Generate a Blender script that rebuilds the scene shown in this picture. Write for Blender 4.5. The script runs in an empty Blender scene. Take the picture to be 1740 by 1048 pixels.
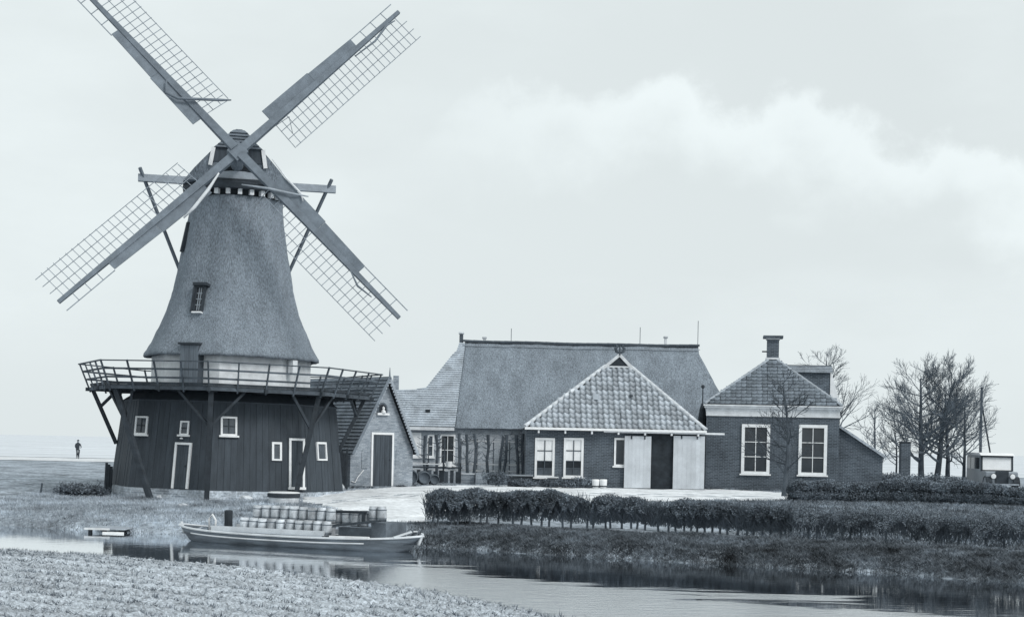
import bpy, bmesh, math, random
import numpy as np
from mathutils import Vector, Matrix, noise as mnoise

R = math.radians
# ------------------------------------------------------------------ camera
ROLL = R(1.2); FPX = 2700.0; PPX, PPY = 870.0, 755.5; EYE = 2.1
cr, sr = math.cos(ROLL), math.sin(ROLL)
scene = bpy.context.scene
COL = scene.collection
cam_d = bpy.data.cameras.new('camera'); cam = bpy.data.objects.new('camera', cam_d); COL.objects.link(cam)
cam_d.sensor_width = 36.0; cam_d.lens = FPX / 1740 * 36.0
cam_d.shift_y = (PPY - 524.0) / 1740
cam_d.clip_start = 0.5; cam_d.clip_end = 20000
cam.matrix_world = Matrix(((cr, -sr, 0, 0), (0, 0, -1, 0), (sr, cr, 0, EYE), (0, 0, 0, 1)))
scene.camera = cam
# ------------------------------------------------------------------ world + sun
SUN_EL, SUN_AZ = R(40), R(48)        # sun behind the photographer, over the right shoulder
TINT = (0.905, 0.985, 1.0)
world = bpy.data.worlds.new('World'); scene.world = world; world.use_nodes = True
nt = world.node_tree; nt.nodes.clear()
def wn(t, **kw):
    n = nt.nodes.new(t)
    for k, v in kw.items(): setattr(n, k, v)
    return n
def wm(op, a, b=None, c=None, clamp=False):
    n = nt.nodes.new('ShaderNodeMath'); n.operation = op; n.use_clamp = clamp
    for i, v in enumerate((a, b, c)):
        if v is None: continue
        if isinstance(v, (int, float)): n.inputs[i].default_value = v
        else: nt.links.new(v, n.inputs[i])
    return n.outputs[0]
sky = wn('ShaderNodeTexSky', sky_type='NISHITA', sun_disc=False)
sky.sun_elevation = SUN_EL; sky.sun_rotation = math.pi - SUN_AZ
sky.air_density = 1.0; sky.dust_density = 3.0
bw = wn('ShaderNodeRGBToBW'); nt.links.new(sky.outputs[0], bw.inputs[0])
skyv = wm('MINIMUM', bw.outputs[0], 9.0)
tc = wn('ShaderNodeTexCoord'); sep = wn('ShaderNodeSeparateXYZ'); nt.links.new(tc.outputs['Generated'], sep.inputs[0])
def wnoise(scale, detail, loc=(0, 0, 0), sc=(1, 1, 1), rough=0.55):
    mp = wn('ShaderNodeMapping'); mp.inputs['Location'].default_value = loc; mp.inputs['Scale'].default_value = sc
    nt.links.new(tc.outputs['Generated'], mp.inputs[0])
    n = wn('ShaderNodeTexNoise'); n.inputs['Scale'].default_value = scale; n.inputs['Detail'].default_value = detail
    n.inputs['Roughness'].default_value = rough
    nt.links.new(mp.outputs[0], n.inputs['Vector']); return n.outputs['Fac']
def wsmooth(x, a, b):
    n = wn('ShaderNodeMapRange'); n.interpolation_type = 'SMOOTHSTEP'
    n.inputs['From Min'].default_value = a; n.inputs['From Max'].default_value = b
    nt.links.new(x, n.inputs['Value']); return n.outputs['Result']
el = sep.outputs['Z']
# a bank of soft cumulus low over the horizon: billowing top edge, fading out below
az = wm('ARCTAN2', sep.outputs['X'], sep.outputs['Y'])
top = wm('ADD', wm('MULTIPLY', wm('COSINE', wm('MULTIPLY', wm('SUBTRACT', az, 0.09), 5.0)), 0.095), 0.128)
billow = wm('ADD', wm('MULTIPLY', wm('SUBTRACT', wnoise(11.0, 3, (2.25, 0.4, 0.3), (1, 1, 1.2), 0.5), 0.5), 0.12), wm('MULTIPLY', wm('SUBTRACT', wnoise(30.0, 5, (7.1, 0.4, 1.7), (1, 1, 1.1), 0.6), 0.5), 0.055))
d_in = wm('ADD', wm('SUBTRACT', top, el), billow)
edge = wsmooth(d_in, -0.006, 0.014)
fade = wsmooth(d_in, 0.075, 0.012)
patch = wsmooth(wm('COSINE', wm('SUBTRACT', wm('MULTIPLY', az, 4.0), 0.95)), 0.2, 0.9)
cloud = wm('MULTIPLY', wm('MULTIPLY', edge, fade), patch)
veil = wsmooth(wnoise(3.2, 6, (5, 1, 0), (1, 1, 2.5)), 0.38, 0.66)
base = wm('ADD', wm('MULTIPLY', skyv, 0.10), 5.45)
val = wm('ADD', base, wm('MULTIPLY', cloud, 1.0))
val = wm('ADD', val, wm('MULTIPLY', veil, 0.5))
val = wm('SUBTRACT', val, wm('MULTIPLY', wm('SINE', wm('MULTIPLY', az, 2.0)), 0.25))
comb = wn('ShaderNodeCombineColor')
for i, t in enumerate(TINT): nt.links.new(wm('MULTIPLY', val, t), comb.inputs[i])
bg = wn('ShaderNodeBackground'); bg.inputs['Strength'].default_value = 0.128
nt.links.new(comb.outputs[0], bg.inputs['Color'])
wo = wn('ShaderNodeOutputWorld'); nt.links.new(bg.outputs[0], wo.inputs['Surface'])

sd = bpy.data.lights.new('sun', 'SUN'); sd.energy = 1.5; sd.angle = R(20); sd.color = (1.0, 0.985, 0.96)
sun = bpy.data.objects.new('sun', sd); COL.objects.link(sun)
sdir = Vector((math.sin(SUN_AZ) * math.cos(SUN_EL), -math.cos(SUN_AZ) * math.cos(SUN_EL), math.sin(SUN_EL)))
sun.rotation_euler = sdir.to_track_quat('Z', 'Y').to_euler(); sun.location = (30, -30, 40)
vs = scene.view_settings
vs.view_transform = 'Standard'; vs.look = 'None'; vs.exposure = 0.15; vs.gamma = 1.0; vs.use_curve_mapping = False
scene.cycles.max_bounces = 6; scene.cycles.use_denoising = True

# ------------------------------------------------------------------ projection helpers
def ray(u, v):
    du, dv = u - PPX, v - PPY
    return Vector(((du * cr + dv * sr) / FPX, 1.0, (du * sr - dv * cr) / FPX))
EYEV = Vector((0, 0, EYE))
def px(u, v, D): return EYEV + ray(u, v) * D
def gz(u, v, z):
    d = ray(u, v); return EYEV + d * ((z - EYE) / d.z)
def on_local(M, u, v, yl=0.0):
    """where the line of sight meets the local plane y = yl of matrix M (x lateral, z up)"""
    I = M.inverted(); o = I @ EYEV; d = I.to_3x3() @ ray(u, v)
    p = o + d * ((yl - o.y) / d.y); return p.x, p.z

# ------------------------------------------------------------------ materials (tones of the blue-grey print)
def grey(g):
    t = 0.20 * max(0.0, 1 - g) ** 1.5
    return (g * (1 - t), g, g * (1 + 1.15 * t), 1)
MATS = {}
def mat(name, g, rough=0.85, var=0.25, scale=5.0, stretch=(1, 1, 1), bump=0.0, bscale=30.0, spec=0.25, fine=0.15, fscale=60.0, brick=None, transl=False):
    m = bpy.data.materials.new(name); m.use_nodes = True; t = m.node_tree; N = t.nodes; L = t.links
    b = N['Principled BSDF']; b.inputs['Roughness'].default_value = rough; b.inputs['Specular IOR Level'].default_value = spec
    co = N.new('ShaderNodeTexCoord'); mp = N.new('ShaderNodeMapping'); mp.inputs['Scale'].default_value = stretch
    L.new(co.outputs['Object'], mp.inputs[0])
    oi = N.new('ShaderNodeObjectInfo')
    def noise(s, det):
        n = N.new('ShaderNodeTexNoise'); n.inputs['Scale'].default_value = s; n.inputs['Detail'].default_value = det
        n.inputs['Roughness'].default_value = 0.6; L.new(mp.outputs[0], n.inputs['Vector']); return n.outputs['Fac']
    def math_(op, a, c):
        n = N.new('ShaderNodeMath'); n.operation = op
        for i, v in enumerate((a, c)):
            if isinstance(v, (int, float)): n.inputs[i].default_value = v
            else: L.new(v, n.inputs[i])
        return n.outputs[0]
    def rng(x, amp, lo=0.3, hi=0.7):
        n = N.new('ShaderNodeMapRange'); n.inputs['From Min'].default_value = lo; n.inputs['From Max'].default_value = hi
        n.inputs['To Min'].default_value = 1 - amp; n.inputs['To Max'].default_value = 1 + amp
        L.new(x, n.inputs['Value']); return n.outputs['Result']
    f = math_('MULTIPLY', rng(noise(scale, 5), var), rng(noise(fscale, 3), fine))
    f = math_('MULTIPLY', f, rng(oi.outputs['Random'], var * 0.5, 0, 1))
    mx = N.new('ShaderNodeVectorMath'); mx.operation = 'SCALE'; mx.inputs[0].default_value = grey(g)[:3]
    if brick:
        bw_, bh_, mort, mg = brick
        sp = N.new('ShaderNodeSeparateXYZ'); L.new(co.outputs['Object'], sp.inputs[0])
        cb = N.new('ShaderNodeCombineXYZ'); L.new(math_('ADD', sp.outputs['X'], sp.outputs['Y']), cb.inputs[0]); L.new(sp.outputs['Z'], cb.inputs[1])
        br = N.new('ShaderNodeTexBrick'); br.inputs['Scale'].default_value = 1.0
        br.inputs['Brick Width'].default_value = bw_; br.inputs['Row Height'].default_value = bh_; br.inputs['Mortar Size'].default_value = mort
        br.inputs['Color1'].default_value = grey(g * 0.72); br.inputs['Color2'].default_value = grey(g * 1.25); br.inputs['Mortar'].default_value = grey(mg)
        L.new(cb.outputs[0], br.inputs['Vector']); L.new(br.outputs['Color'], mx.inputs[0])
    L.new(f, mx.inputs['Scale']); L.new(mx.outputs[0], b.inputs['Base Color'])
    if bump:
        bp = N.new('ShaderNodeBump'); bp.inputs['Strength'].default_value = 1.0; bp.inputs['Distance'].default_value = bump
        L.new(noise(bscale, 4), bp.inputs['Height']); L.new(bp.outputs[0], b.inputs['Normal'])
    MATS[name] = m; return m
M_BLACK = mat('tarred_boards', 0.068, 0.75, 0.2, 1.6, (3, 3, 0.6), 0.006, 14, fine=0.35)
M_DARK = mat('dark_timber', 0.05, 0.8, 0.3, 3, bump=0.004, fine=0.25)
M_STAGE = mat('stage_timber', 0.10, 0.85, 0.35, 3, bump=0.004, fine=0.3)
M_THATCH = mat('thatch', 0.235, 0.95, 0.16, 1.3, (1.7, 1.7, 0.5), 0.05, 9, 0.1, 0.45, 16)
M_THATCH2 = mat('barn_thatch', 0.235, 0.95, 0.2, 0.9, (1.7, 0.6, 0.6), 0.05, 7, 0.1, 0.42, 12)
M_WHITE = mat('white_paint', 0.82, 0.6, 0.08, 4, fine=0.06)
M_WHITE2 = mat('worn_white_paint', 0.7, 0.7, 0.16, 3, fine=0.12)
M_SAIL = mat('sail_wood', 0.19, 0.8, 0.2, 3, fine=0.2)
M_LATH = mat('sail_lath', 0.30, 0.85, 0.2, 3)
M_BEAM = mat('pale_beam', 0.36, 0.75, 0.2, 3)
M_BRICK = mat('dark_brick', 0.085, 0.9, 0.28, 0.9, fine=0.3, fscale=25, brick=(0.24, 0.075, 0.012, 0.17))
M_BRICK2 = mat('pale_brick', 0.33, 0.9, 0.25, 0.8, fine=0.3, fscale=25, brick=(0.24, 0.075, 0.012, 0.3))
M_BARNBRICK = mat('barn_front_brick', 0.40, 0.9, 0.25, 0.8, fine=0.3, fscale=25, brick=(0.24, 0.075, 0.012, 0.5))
M_PLINTH = mat('plinth_brick', 0.34, 0.9, 0.45, 1.2, fine=0.35, fscale=12, brick=(0.26, 0.09, 0.015, 0.4))
M_PAN = mat('pantile', 0.42, 0.7, 0.55, 2.5, fine=0.25, fscale=20)
M_SLAB = mat('roof_tile', 0.19, 0.75, 0.55, 2.5, fine=0.3, fscale=18)
M_COURSE = mat('pale_tile_courses', 0.38, 0.75, 0.25, 1.5, fine=0.3, fscale=14)
M_DCOURSE = mat('dark_tile_courses', 0.16, 0.8, 0.35, 1.5, fine=0.35, fscale=14)
M_UNDER = mat('roof_underlay', 0.06, 0.9, 0.2, 3)
M_GLASS = mat('window_glass', 0.035, 0.08, 0.3, 2, spec=0.6)
M_GLASS2 = mat('grey_window_glass', 0.09, 0.15, 0.3, 2, spec=0.5)
M_BLIND_REFL = mat('white_blind_and_reflection', 0.85, 0.6, 0.05, 3)  # white for window blinds, and for sky reflected in the car windscreen
M_DOOR = mat('grey_door_boards', 0.17, 0.8, 0.2, 2, (6, 6, 0.6), fine=0.2)
M_DOORD = mat('dark_door_boards', 0.075, 0.8, 0.25, 2, (6, 6, 0.6), fine=0.2)
M_SLIDE = mat('pale_grey_door', 0.58, 0.8, 0.12, 1.5, fine=0.12)
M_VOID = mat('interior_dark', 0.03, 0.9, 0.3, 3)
M_BARK = mat('bark', 0.10, 0.9, 0.3, 4, bump=0.01, bscale=18, fine=0.3)
M_TWIG = mat('twigs', 0.15, 0.9, 0.3, 2)
M_HEDGE = mat('hedge_leaves', 0.17, 0.9, 0.5, 2.0, fine=0.5, fscale=9)
M_SHRUB = mat('shrub_leaves', 0.2, 0.85, 0.4, 2.5, fine=0.5, fscale=9)
M_GRASS = mat('rough_grass', 0.29, 0.95, 0.6, 0.45, fine=0.5, fscale=5, bump=0.08, bscale=6)
M_BLADE = mat('grass_blades', 0.34, 0.9, 0.75, 0.6, fine=0.45, fscale=6)
M_WEED = mat('bank_weeds', 0.23, 0.9, 0.85, 0.9, fine=0.55, fscale=6)
M_SOIL = mat('field_soil', 0.45, 0.95, 0.22, 1.1, fine=0.5, fscale=34, bump=0.02, bscale=20)
for n_ in M_SOIL.node_tree.nodes:                      # soil streaks run along the furrows
    if n_.type == 'MAPPING': n_.vector_type = 'TEXTURE'; n_.inputs['Rotation'].default_value = (0, 0, R(-27)); n_.inputs['Scale'].default_value = (3.2, 1, 1)
M_PATH = mat('yard_sand', 0.72, 0.95, 0.22, 0.6, fine=0.2, fscale=5, bump=0.02, bscale=8)
M_HULL = mat('boat_hull', 0.14, 0.7, 0.5, 2, (0.5, 0.5, 3), fine=0.2)
M_GUN = mat('boat_gunwale', 0.62, 0.6, 0.15, 2)
M_KEG = mat('keg_wood', 0.54, 0.75, 0.5, 3, fine=0.18, fscale=22)
M_HOOP = mat('keg_hoop', 0.17, 0.6, 0.2, 6)
M_STONE = mat('pale_stone', 0.6, 0.9, 0.25, 4, bump=0.02, bscale=10)
M_TAR = mat('boat_cabin', 0.16, 0.8, 0.3, 3, fine=0.3)
M_CAR = mat('car_paint', 0.30, 0.4, 0.1, 2, spec=0.5)
M_RUBBER = mat('tyre_rubber', 0.035, 0.8, 0.2, 5)
M_LEAD = mat('ridge_lead', 0.10, 0.7, 0.2, 3)

def water_material():
    m = bpy.data.materials.new('canal_water'); m.use_nodes = True; t = m.node_tree; N = t.nodes; L = t.links
    b = N['Principled BSDF']; b.inputs['Base Color'].default_value = grey(0.055); b.inputs['Roughness'].default_value = 0.05
    b.inputs['IOR'].default_value = 1.4; b.inputs['Specular IOR Level'].default_value = 0.5
    co = N.new('ShaderNodeTexCoord')
    def nz(s, d, sc=(1, 1, 1)):
        mp = N.new('ShaderNodeMapping'); mp.inputs['Scale'].default_value = sc; L.new(co.outputs['Object'], mp.inputs[0])
        n = N.new('ShaderNodeTexNoise'); n.inputs['Scale'].default_value = s; n.inputs['Detail'].default_value = d
        L.new(mp.outputs[0], n.inputs['Vector']); return n.outputs['Fac']
    def mth(op, a, c=None):
        n = N.new('ShaderNodeMath'); n.operation = op
        for i, v in enumerate((a, c)):
            if v is None: continue
            if isinstance(v, (int, float)): n.inputs[i].default_value = v
            else: L.new(v, n.inputs[i])
        return n.outputs[0]
    def sm(x, a, c, lo=0.0, hi=1.0):
        n = N.new('ShaderNodeMapRange'); n.interpolation_type = 'SMOOTHSTEP'
        for k_, v in (('From Min', a), ('From Max', c), ('To Min', lo), ('To Max', hi)): n.inputs[k_].default_value = v
        L.new(x, n.inputs['Value']); return n.outputs['Result']
    sp = N.new('ShaderNodeSeparateXYZ'); L.new(co.outputs['Object'], sp.inputs[0])
    # a breeze ruffles the open water on the near side; under the far bank it lies calm
    reach = mth('SUBTRACT', mth('SUBTRACT', 36.8, mth('MULTIPLY', sp.outputs['X'], 0.9)), sp.outputs['Y'])
    reach = mth('ADD', reach, mth('MULTIPLY', mth('SUBTRACT', nz(0.5, 5, (0.4, 1.7, 1)), 0.5), 13.0))
    ruf = mth('MULTIPLY', sm(reach, -0.4, 0.9), sm(sp.outputs['X'], -3.6, -2.3))
    rr = sm(ruf, 0, 1, 0.03, 0.20); L.new(rr, b.inputs['Roughness'])
    bp = N.new('ShaderNodeBump'); bp.inputs['Distance'].default_value = 0.006; bp.inputs['Strength'].default_value = 0.5
    L.new(nz(2.2, 4, (0.5, 1.6, 1)), bp.inputs['Height'])
    bp2 = N.new('ShaderNodeBump'); bp2.inputs['Distance'].default_value = 0.016; L.new(ruf, bp2.inputs['Strength'])
    L.new(nz(5.0, 5, (0.45, 1.8, 1)), bp2.inputs['Height']); L.new(bp.outputs[0], bp2.inputs['Normal'])
    L.new(bp2.outputs[0], b.inputs['Normal'])
    gl = N.new('ShaderNodeBsdfGlossy'); gl.distribution = 'MULTI_GGX'; gl.inputs['Color'].default_value = (.96, .98, 1, 1); L.new(rr, gl.inputs['Roughness']); L.new(bp2.outputs[0], gl.inputs['Normal'])
    mxs = N.new('ShaderNodeMixShader'); mxs.inputs[0].default_value = 0.80; L.new(b.outputs[0], mxs.inputs[1]); L.new(gl.outputs[0], mxs.inputs[2])
    L.new(mxs.outputs[0], N['Material Output'].inputs['Surface'])
    return m
M_WATER = water_material()

# ------------------------------------------------------------------ object helpers
def link(o, parent=None):
    COL.objects.link(o)
    if parent is not None: o.parent = parent
    return o
def tag(o, label=None, cat=None, group=None, kind=None):
    if label: o['label'] = label
    if cat: o['category'] = cat
    if group: o['group'] = group
    if kind: o['kind'] = kind
    return o
def empty(name, loc=(0, 0, 0), rz=0.0, label=None, cat=None, group=None, ry=0.0):
    o = bpy.data.objects.new(name, None); o.empty_display_size = 0.3
    link(o); o.location = loc; o.rotation_euler = (0, ry, rz)
    tag(o, label, cat, group); return o
def wmat(o):
    M = Matrix.LocRotScale(o.location, o.rotation_euler, (1, 1, 1))
    return M
def inst(name, mesh, parent, M=None):
    o = bpy.data.objects.new(name, mesh); link(o, parent)
    if M is not None: o.matrix_local = M
    return o

class MB:
    def __init__(s): s.v = []; s.f = []
    def add(s, vs, fs):
        n = len(s.v); s.v.extend(tuple(p) for p in vs); s.f.extend(tuple(i + n for i in f) for f in fs); return s
    def box(s, x0, x1, y0, y1, z0, z1):
        vs = [(x0, y0, z0), (x1, y0, z0), (x1, y1, z0), (x0, y1, z0), (x0, y0, z1), (x1, y0, z1), (x1, y1, z1), (x0, y1, z1)]
        return s.add(vs, [(0, 3, 2, 1), (4, 5, 6, 7), (0, 1, 5, 4), (1, 2, 6, 5), (2, 3, 7, 6), (3, 0, 4, 7)])
    def bar(s, p0, p1, w, h=None, up=(0, 0, 1), w1=None, h1=None):
        h = w if h is None else h; w1 = w if w1 is None else w1; h1 = h if h1 is None else h1
        p0, p1 = Vector(p0), Vector(p1); d = (p1 - p0).normalized(); up = Vector(up)
        if abs(d.dot(up)) > 0.98: up = Vector((0, 1, 0))
        a = d.cross(up).normalized(); b = a.cross(d)
        vs = []
        for p, ww, hh in ((p0, w, h), (p1, w1, h1)):
            for i, j in ((-1, -1), (1, -1), (1, 1), (-1, 1)): vs.append(p + a * (i * ww / 2) + b * (j * hh / 2))
        return s.add(vs, [(3, 2, 1, 0), (4, 5, 6, 7), (0, 1, 5, 4), (1, 2, 6, 5), (2, 3, 7, 6), (3, 0, 4, 7)])
    def tube(s, pts, rad, n=6, cap=True):
        pts = [Vector(p) for p in pts]
        if not hasattr(rad, '__len__'): rad = [rad] * len(pts)
        rings = []; base = len(s.v); prev = None
        for i, p in enumerate(pts):
            d = (pts[min(i + 1, len(pts) - 1)] - pts[max(i - 1, 0)]).normalized()
            if prev is None:
                a = d.orthogonal().normalized()
            else:
                a = (prev - d * prev.dot(d)); a = a.normalized() if a.length > 1e-6 else d.orthogonal().normalized()
            prev = a; b = d.cross(a)
            for k in range(n):
                t = 2 * math.pi * k / n; s.v.append(tuple(p + (a * math.cos(t) + b * math.sin(t)) * rad[i]))
        for i in range(len(pts) - 1):
            for k in range(n):
                k2 = (k + 1) % n
                s.f.append((base + i * n + k, base + i * n + k2, base + (i + 1) * n + k2, base + (i + 1) * n + k))
        if cap:
            s.f.append(tuple(base + k for k in reversed(range(n)))); s.f.append(tuple(base + (len(pts) - 1) * n + k for k in range(n)))
        return s
    def lathe(s, prof, n=20, c=(0, 0, 0)):
        base = len(s.v)
        for r, z in prof:
            for k in range(n):
                t = 2 * math.pi * k / n; s.v.append((c[0] + r * math.cos(t), c[1] + r * math.sin(t), c[2] + z))
        for i in range(len(prof) - 1):
            for k in range(n):
                k2 = (k + 1) % n; s.f.append((base + i * n + k, base + i * n + k2, base + (i + 1) * n + k2, base + (i + 1) * n + k))
        s.f.append(tuple(base + k for k in reversed(range(n)))); s.f.append(tuple(base + (len(prof) - 1) * n + k for k in range(n)))
        return s
    def prism(s, poly, axis, a, b):
        """poly of 2-D points extruded along axis ('x','y','z') from a to b"""
        def mk(p, t):
            return {'x': (t, p[0], p[1]), 'y': (p[0], t, p[1]), 'z': (p[0], p[1], t)}[axis]
        n = len(poly); vs = [mk(p, a) for p in poly] + [mk(p, b) for p in poly]
        fs = [tuple(range(n)), tuple(reversed(range(n, 2 * n)))] + [(i, i + n, (i + 1) % n + n, (i + 1) % n) for i in range(n)]
        return s.add(vs, fs)
    def slab(s, pts, th):
        """planar polygon with thickness th behind its normal"""
        pts = [Vector(p) for p in pts]; nrm = (pts[1] - pts[0]).cross(pts[2] - pts[0]).normalized()
        n = len(pts); vs = pts + [p - nrm * th for p in pts]
        return s.add(vs, [tuple(range(n)), tuple(reversed(range(n, 2 * n)))] + [(i, i + n, (i + 1) % n + n, (i + 1) % n) for i in range(n)])
    def mesh(s, name, m, smooth=False, fix=True):
        me = bpy.data.meshes.new(name); me.from_pydata(s.v, [], s.f)
        if fix:
            bm = bmesh.new(); bm.from_mesh(me); bmesh.ops.recalc_face_normals(bm, faces=bm.faces); bm.to_mesh(me); bm.free()
        if m: me.materials.append(m)
        if smooth: me.shade_smooth()
        me.update(); return me
    def build(s, name, m, parent=None, smooth=False, M=None, fix=True):
        o = bpy.data.objects.new(name, s.mesh(name, m, smooth, fix)); link(o, parent)
        if M is not None: o.matrix_local = M
        return o

def mesh_np(name, V, Fc, m, k=3):
    me = bpy.data.meshes.new(name); nf = len(Fc)
    me.vertices.add(len(V)); me.vertices.foreach_set('co', np.asarray(V, np.float32).ravel())
    me.loops.add(nf * k); me.loops.foreach_set('vertex_index', np.asarray(Fc, np.int32).ravel())
    me.polygons.add(nf); me.polygons.foreach_set('loop_start', np.arange(0, nf * k, k, dtype=np.int32))
    me.update(calc_edges=True); me.validate()
    me.materials.append(m); return me
def leaves(P, size, rng, m, name, flat=0.0):
    """one small bent leaf (quad) at each point"""
    P = np.asarray(P, float); n = len(P)
    a = rng.normal(size=(n, 3)); a /= np.linalg.norm(a, axis=1, keepdims=True)
    b = rng.normal(size=(n, 3)); b -= (b * a).sum(1, keepdims=True) * a; b /= np.linalg.norm(b, axis=1, keepdims=True)
    s = size * rng.uniform(0.6, 1.4, (n, 1)); a *= s; b *= s * 0.55
    V = np.stack([P - a, P + b, P + a, P - b], 1).reshape(-1, 3)
    return mesh_np(name, V, np.arange(4 * n).reshape(-1, 4), m, 4)
def blades(P, h, w, rng, m, name, lean=0.35):
    """upright grass blades: thin triangles rooted at P"""
    P = np.asarray(P, float); n = len(P); t = rng.uniform(0, 2 * np.pi, n)
    hh = h * rng.uniform(0.5, 1.5, n); ww = w * rng.uniform(0.6, 1.4, n)
    d = np.stack([np.cos(t), np.sin(t), np.zeros(n)], 1) * ww[:, None]
    tip = P + np.stack([rng.normal(0, lean, n) * hh, rng.normal(0, lean, n) * hh, hh], 1)
    V = np.stack([P - d, P + d, tip], 1).reshape(-1, 3)
    return mesh_np(name, V, np.arange(3 * n).reshape(-1, 3), m, 3)

# ------------------------------------------------------------------ terrain
WZ = -0.9
def edge(pts, left, right, z=WZ):
    w = [gz(u, v, z) for u, v in pts]
    xs = [p[0] for p in left] + [p.x for p in w] + [p[0] for p in right]
    ys = [p[1] for p in left] + [p.y for p in w] + [p[1] for p in right]
    return np.array(xs), np.array(ys)
FX, FY = edge([(0, 893), (200, 903), (300, 908), (515, 921), (738, 930), (1000, 946), (1240, 959), (1500, 974), (1740, 990)],
              [(-6000, 400), (-200, 70), (-60, 60)], [(40, 13), (200, -80), (6000, -3000)])
NX, NY = edge([(0, 937), (150, 944), (300, 957), (430, 967), (560, 984), (690, 1000), (800, 1020), (930, 1048)],
              [(-6000, 380), (-200, 54), (-60, 46)], [(5.5, 19.5), (10, 14), (20, 3), (40, -12), (200, -120), (6000, -3100)], z=-.55)
NY = NY + .55
def far_y(x): return np.interp(x, FX, FY)
def near_y(x): return np.interp(x, NX, NY)
def wob(x, y, s, a):
    return a * (np.sin(x * 1.7 * s + 1.3) * np.cos(y * 1.3 * s + .7) + 0.6 * np.sin(x * 3.1 * s + y * 2.3 * s) + 0.4 * np.cos(x * 5.3 * s - y * 4.7 * s)) / 2
def height(x, y):
    x = np.asarray(x, float); y = np.asarray(y, float)
    d = y - far_y(x) + wob(x, y * 0, 1.0, 0.35); e = near_y(x) - y + wob(x, y * 0, 0.9, 0.25)
    zf = np.interp(d, [-4, -.3, 0.25, 0.7, 2.6, 8, 14, 20, 30, 90, 400, 9000], [-1.7, -1.1, -.76, -.62, -.42, -.40, -.27, -0.05, .1, .1, 0.0, 0.0])
    zn = np.interp(e, [-4, -.2, 0.25, 1.2, 4, 9000], [-1.7, -1.1, -.7, -.52, -.42, -.42])
    amp = np.interp(d, [0.2, 2, 8, 24, 60, 200], [0.05, .08, .06, .03, .02, 0])
    return np.maximum(zf + amp * wob(x, y, 1.1, 1.0), zn)
def gh(x, y): return float(height(x, y))
def ground_px(u, v, dz=0.0):
    """ground point under a pixel (height and distance found together)"""
    z = 0.0
    for _ in range(12):
        p = gz(u, v, z); z = 0.5 * z + 0.5 * gh(p.x, p.y)
    p = gz(u, v, z); return Vector((p.x, p.y, gh(p.x, p.y) + dz))
def grid_mesh(name, xs, ys, zf, m, keep=None):
    X, Y = np.meshgrid(xs, ys); Z = zf(X, Y); nx, ny = len(xs), len(ys)
    V = np.stack([X, Y, Z], 2).reshape(-1, 3)
    i, j = np.meshgrid(np.arange(nx - 1), np.arange(ny - 1)); a = (j * nx + i).ravel()
    Fc = np.stack([a, a + 1, a + nx + 1, a + nx], 1)
    if keep is not None:
        c = V[Fc].mean(1); Fc = Fc[keep(c[:, 0], c[:, 1])]
        used = np.unique(Fc); mp = np.full(len(V), -1); mp[used] = np.arange(len(used)); V = V[used]; Fc = mp[Fc]
    me = mesh_np(name, V, Fc, m, 4); me.shade_smooth(); return me
geo = lambda a, b, n: np.geomspace(a, b, n)
xs = np.concatenate([-geo(36, 5000, 22)[::-1], np.arange(-35.6, 35.7, 0.35), geo(36, 5000, 22)])
ys = np.concatenate([-geo(6, 900, 10)[::-1], np.arange(-5, 14, 1.0), np.arange(14.0, 92.0, 0.35), geo(92.5, 9000, 30)])
g = link(bpy.data.objects.new('ground', grid_mesh('ground', xs, ys, height, M_GRASS)))
tag(g, 'rough pale grass around the mill and along the canal banks', 'ground', kind='structure')
wmsh = MB(); wmsh.add([(-3000, -1500, WZ), (3000, -1500, WZ), (3000, 600, WZ), (-3000, 600, WZ)], [(0, 1, 2, 3)])
wat = wmsh.build('water', M_WATER); tag(wat, 'still canal water mirroring the mill and the sky', 'water', kind='structure')

# near field: cloddy pale soil with faint furrows, on the photographer's side of the canal
def field_h(x, y):
    e = near_y(x) - y
    fur = 0.06 * np.abs(np.sin(e * np.pi / 0.95 + 0.35 * np.sin(x * .4))) ** .7 * np.clip((e - .6) / 1.0, 0, 1)
    n = np.zeros_like(x)
    rg = np.random.default_rng(5)
    for s, a in ((14, .007), (26, .009), (40, .009)):
        for _ in range(5):
            th, ph = rg.uniform(0, np.pi), rg.uniform(0, 6.28); k = s * rg.uniform(.7, 1.4)
            n += a * np.sin(k * (x * np.cos(th) + y * np.sin(th)) + ph + 1.5 * np.sin(k * .31 * (x * np.sin(th) - y * np.cos(th)) + ph))
    return height(x, y) + 0.012 + fur + n
fxs = np.arange(-17, 8.0, 0.075); fys = np.arange(16, 43.5, 0.075)
fo = link(bpy.data.objects.new('field', grid_mesh('field', fxs, fys, field_h, M_SOIL, keep=lambda x, y: (near_y(x) - y > 0.12 + 0.1 * np.sin(x * 5)))))
tag(fo, 'pale cloddy ploughed field on the near side of the canal', 'field', kind='structure')
rg = np.random.default_rng(11)
n = 110000; cx = rg.uniform(-15, 6, n); cy = 18 + (42 - 18) * rg.uniform(0, 1, n)
k = (near_y(cx) - cy > 0.3) & (np.abs(cx) < cy * 0.37); cx, cy = cx[k], cy[k]; n = len(cx)
base = np.stack([cx, cy, field_h(cx, cy)], 1); s = rg.uniform(.008, .036, (n, 1)) * rg.uniform(.5, 1.3, (n, 1))
tet = np.array([[1, 0, -.3], [-.5, .87, -.3], [-.5, -.87, -.3], [0, 0, .9]])
th = rg.uniform(0, 6.28, n); c_, s_ = np.cos(th), np.sin(th)
V = np.empty((n, 4, 3))
for i in range(4):
    p = tet[i] * rg.uniform(.6, 1.4, (n, 3)); V[:, i, 0] = p[:, 0] * c_ - p[:, 1] * s_; V[:, i, 1] = p[:, 0] * s_ + p[:, 1] * c_; V[:, i, 2] = p[:, 2]
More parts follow.
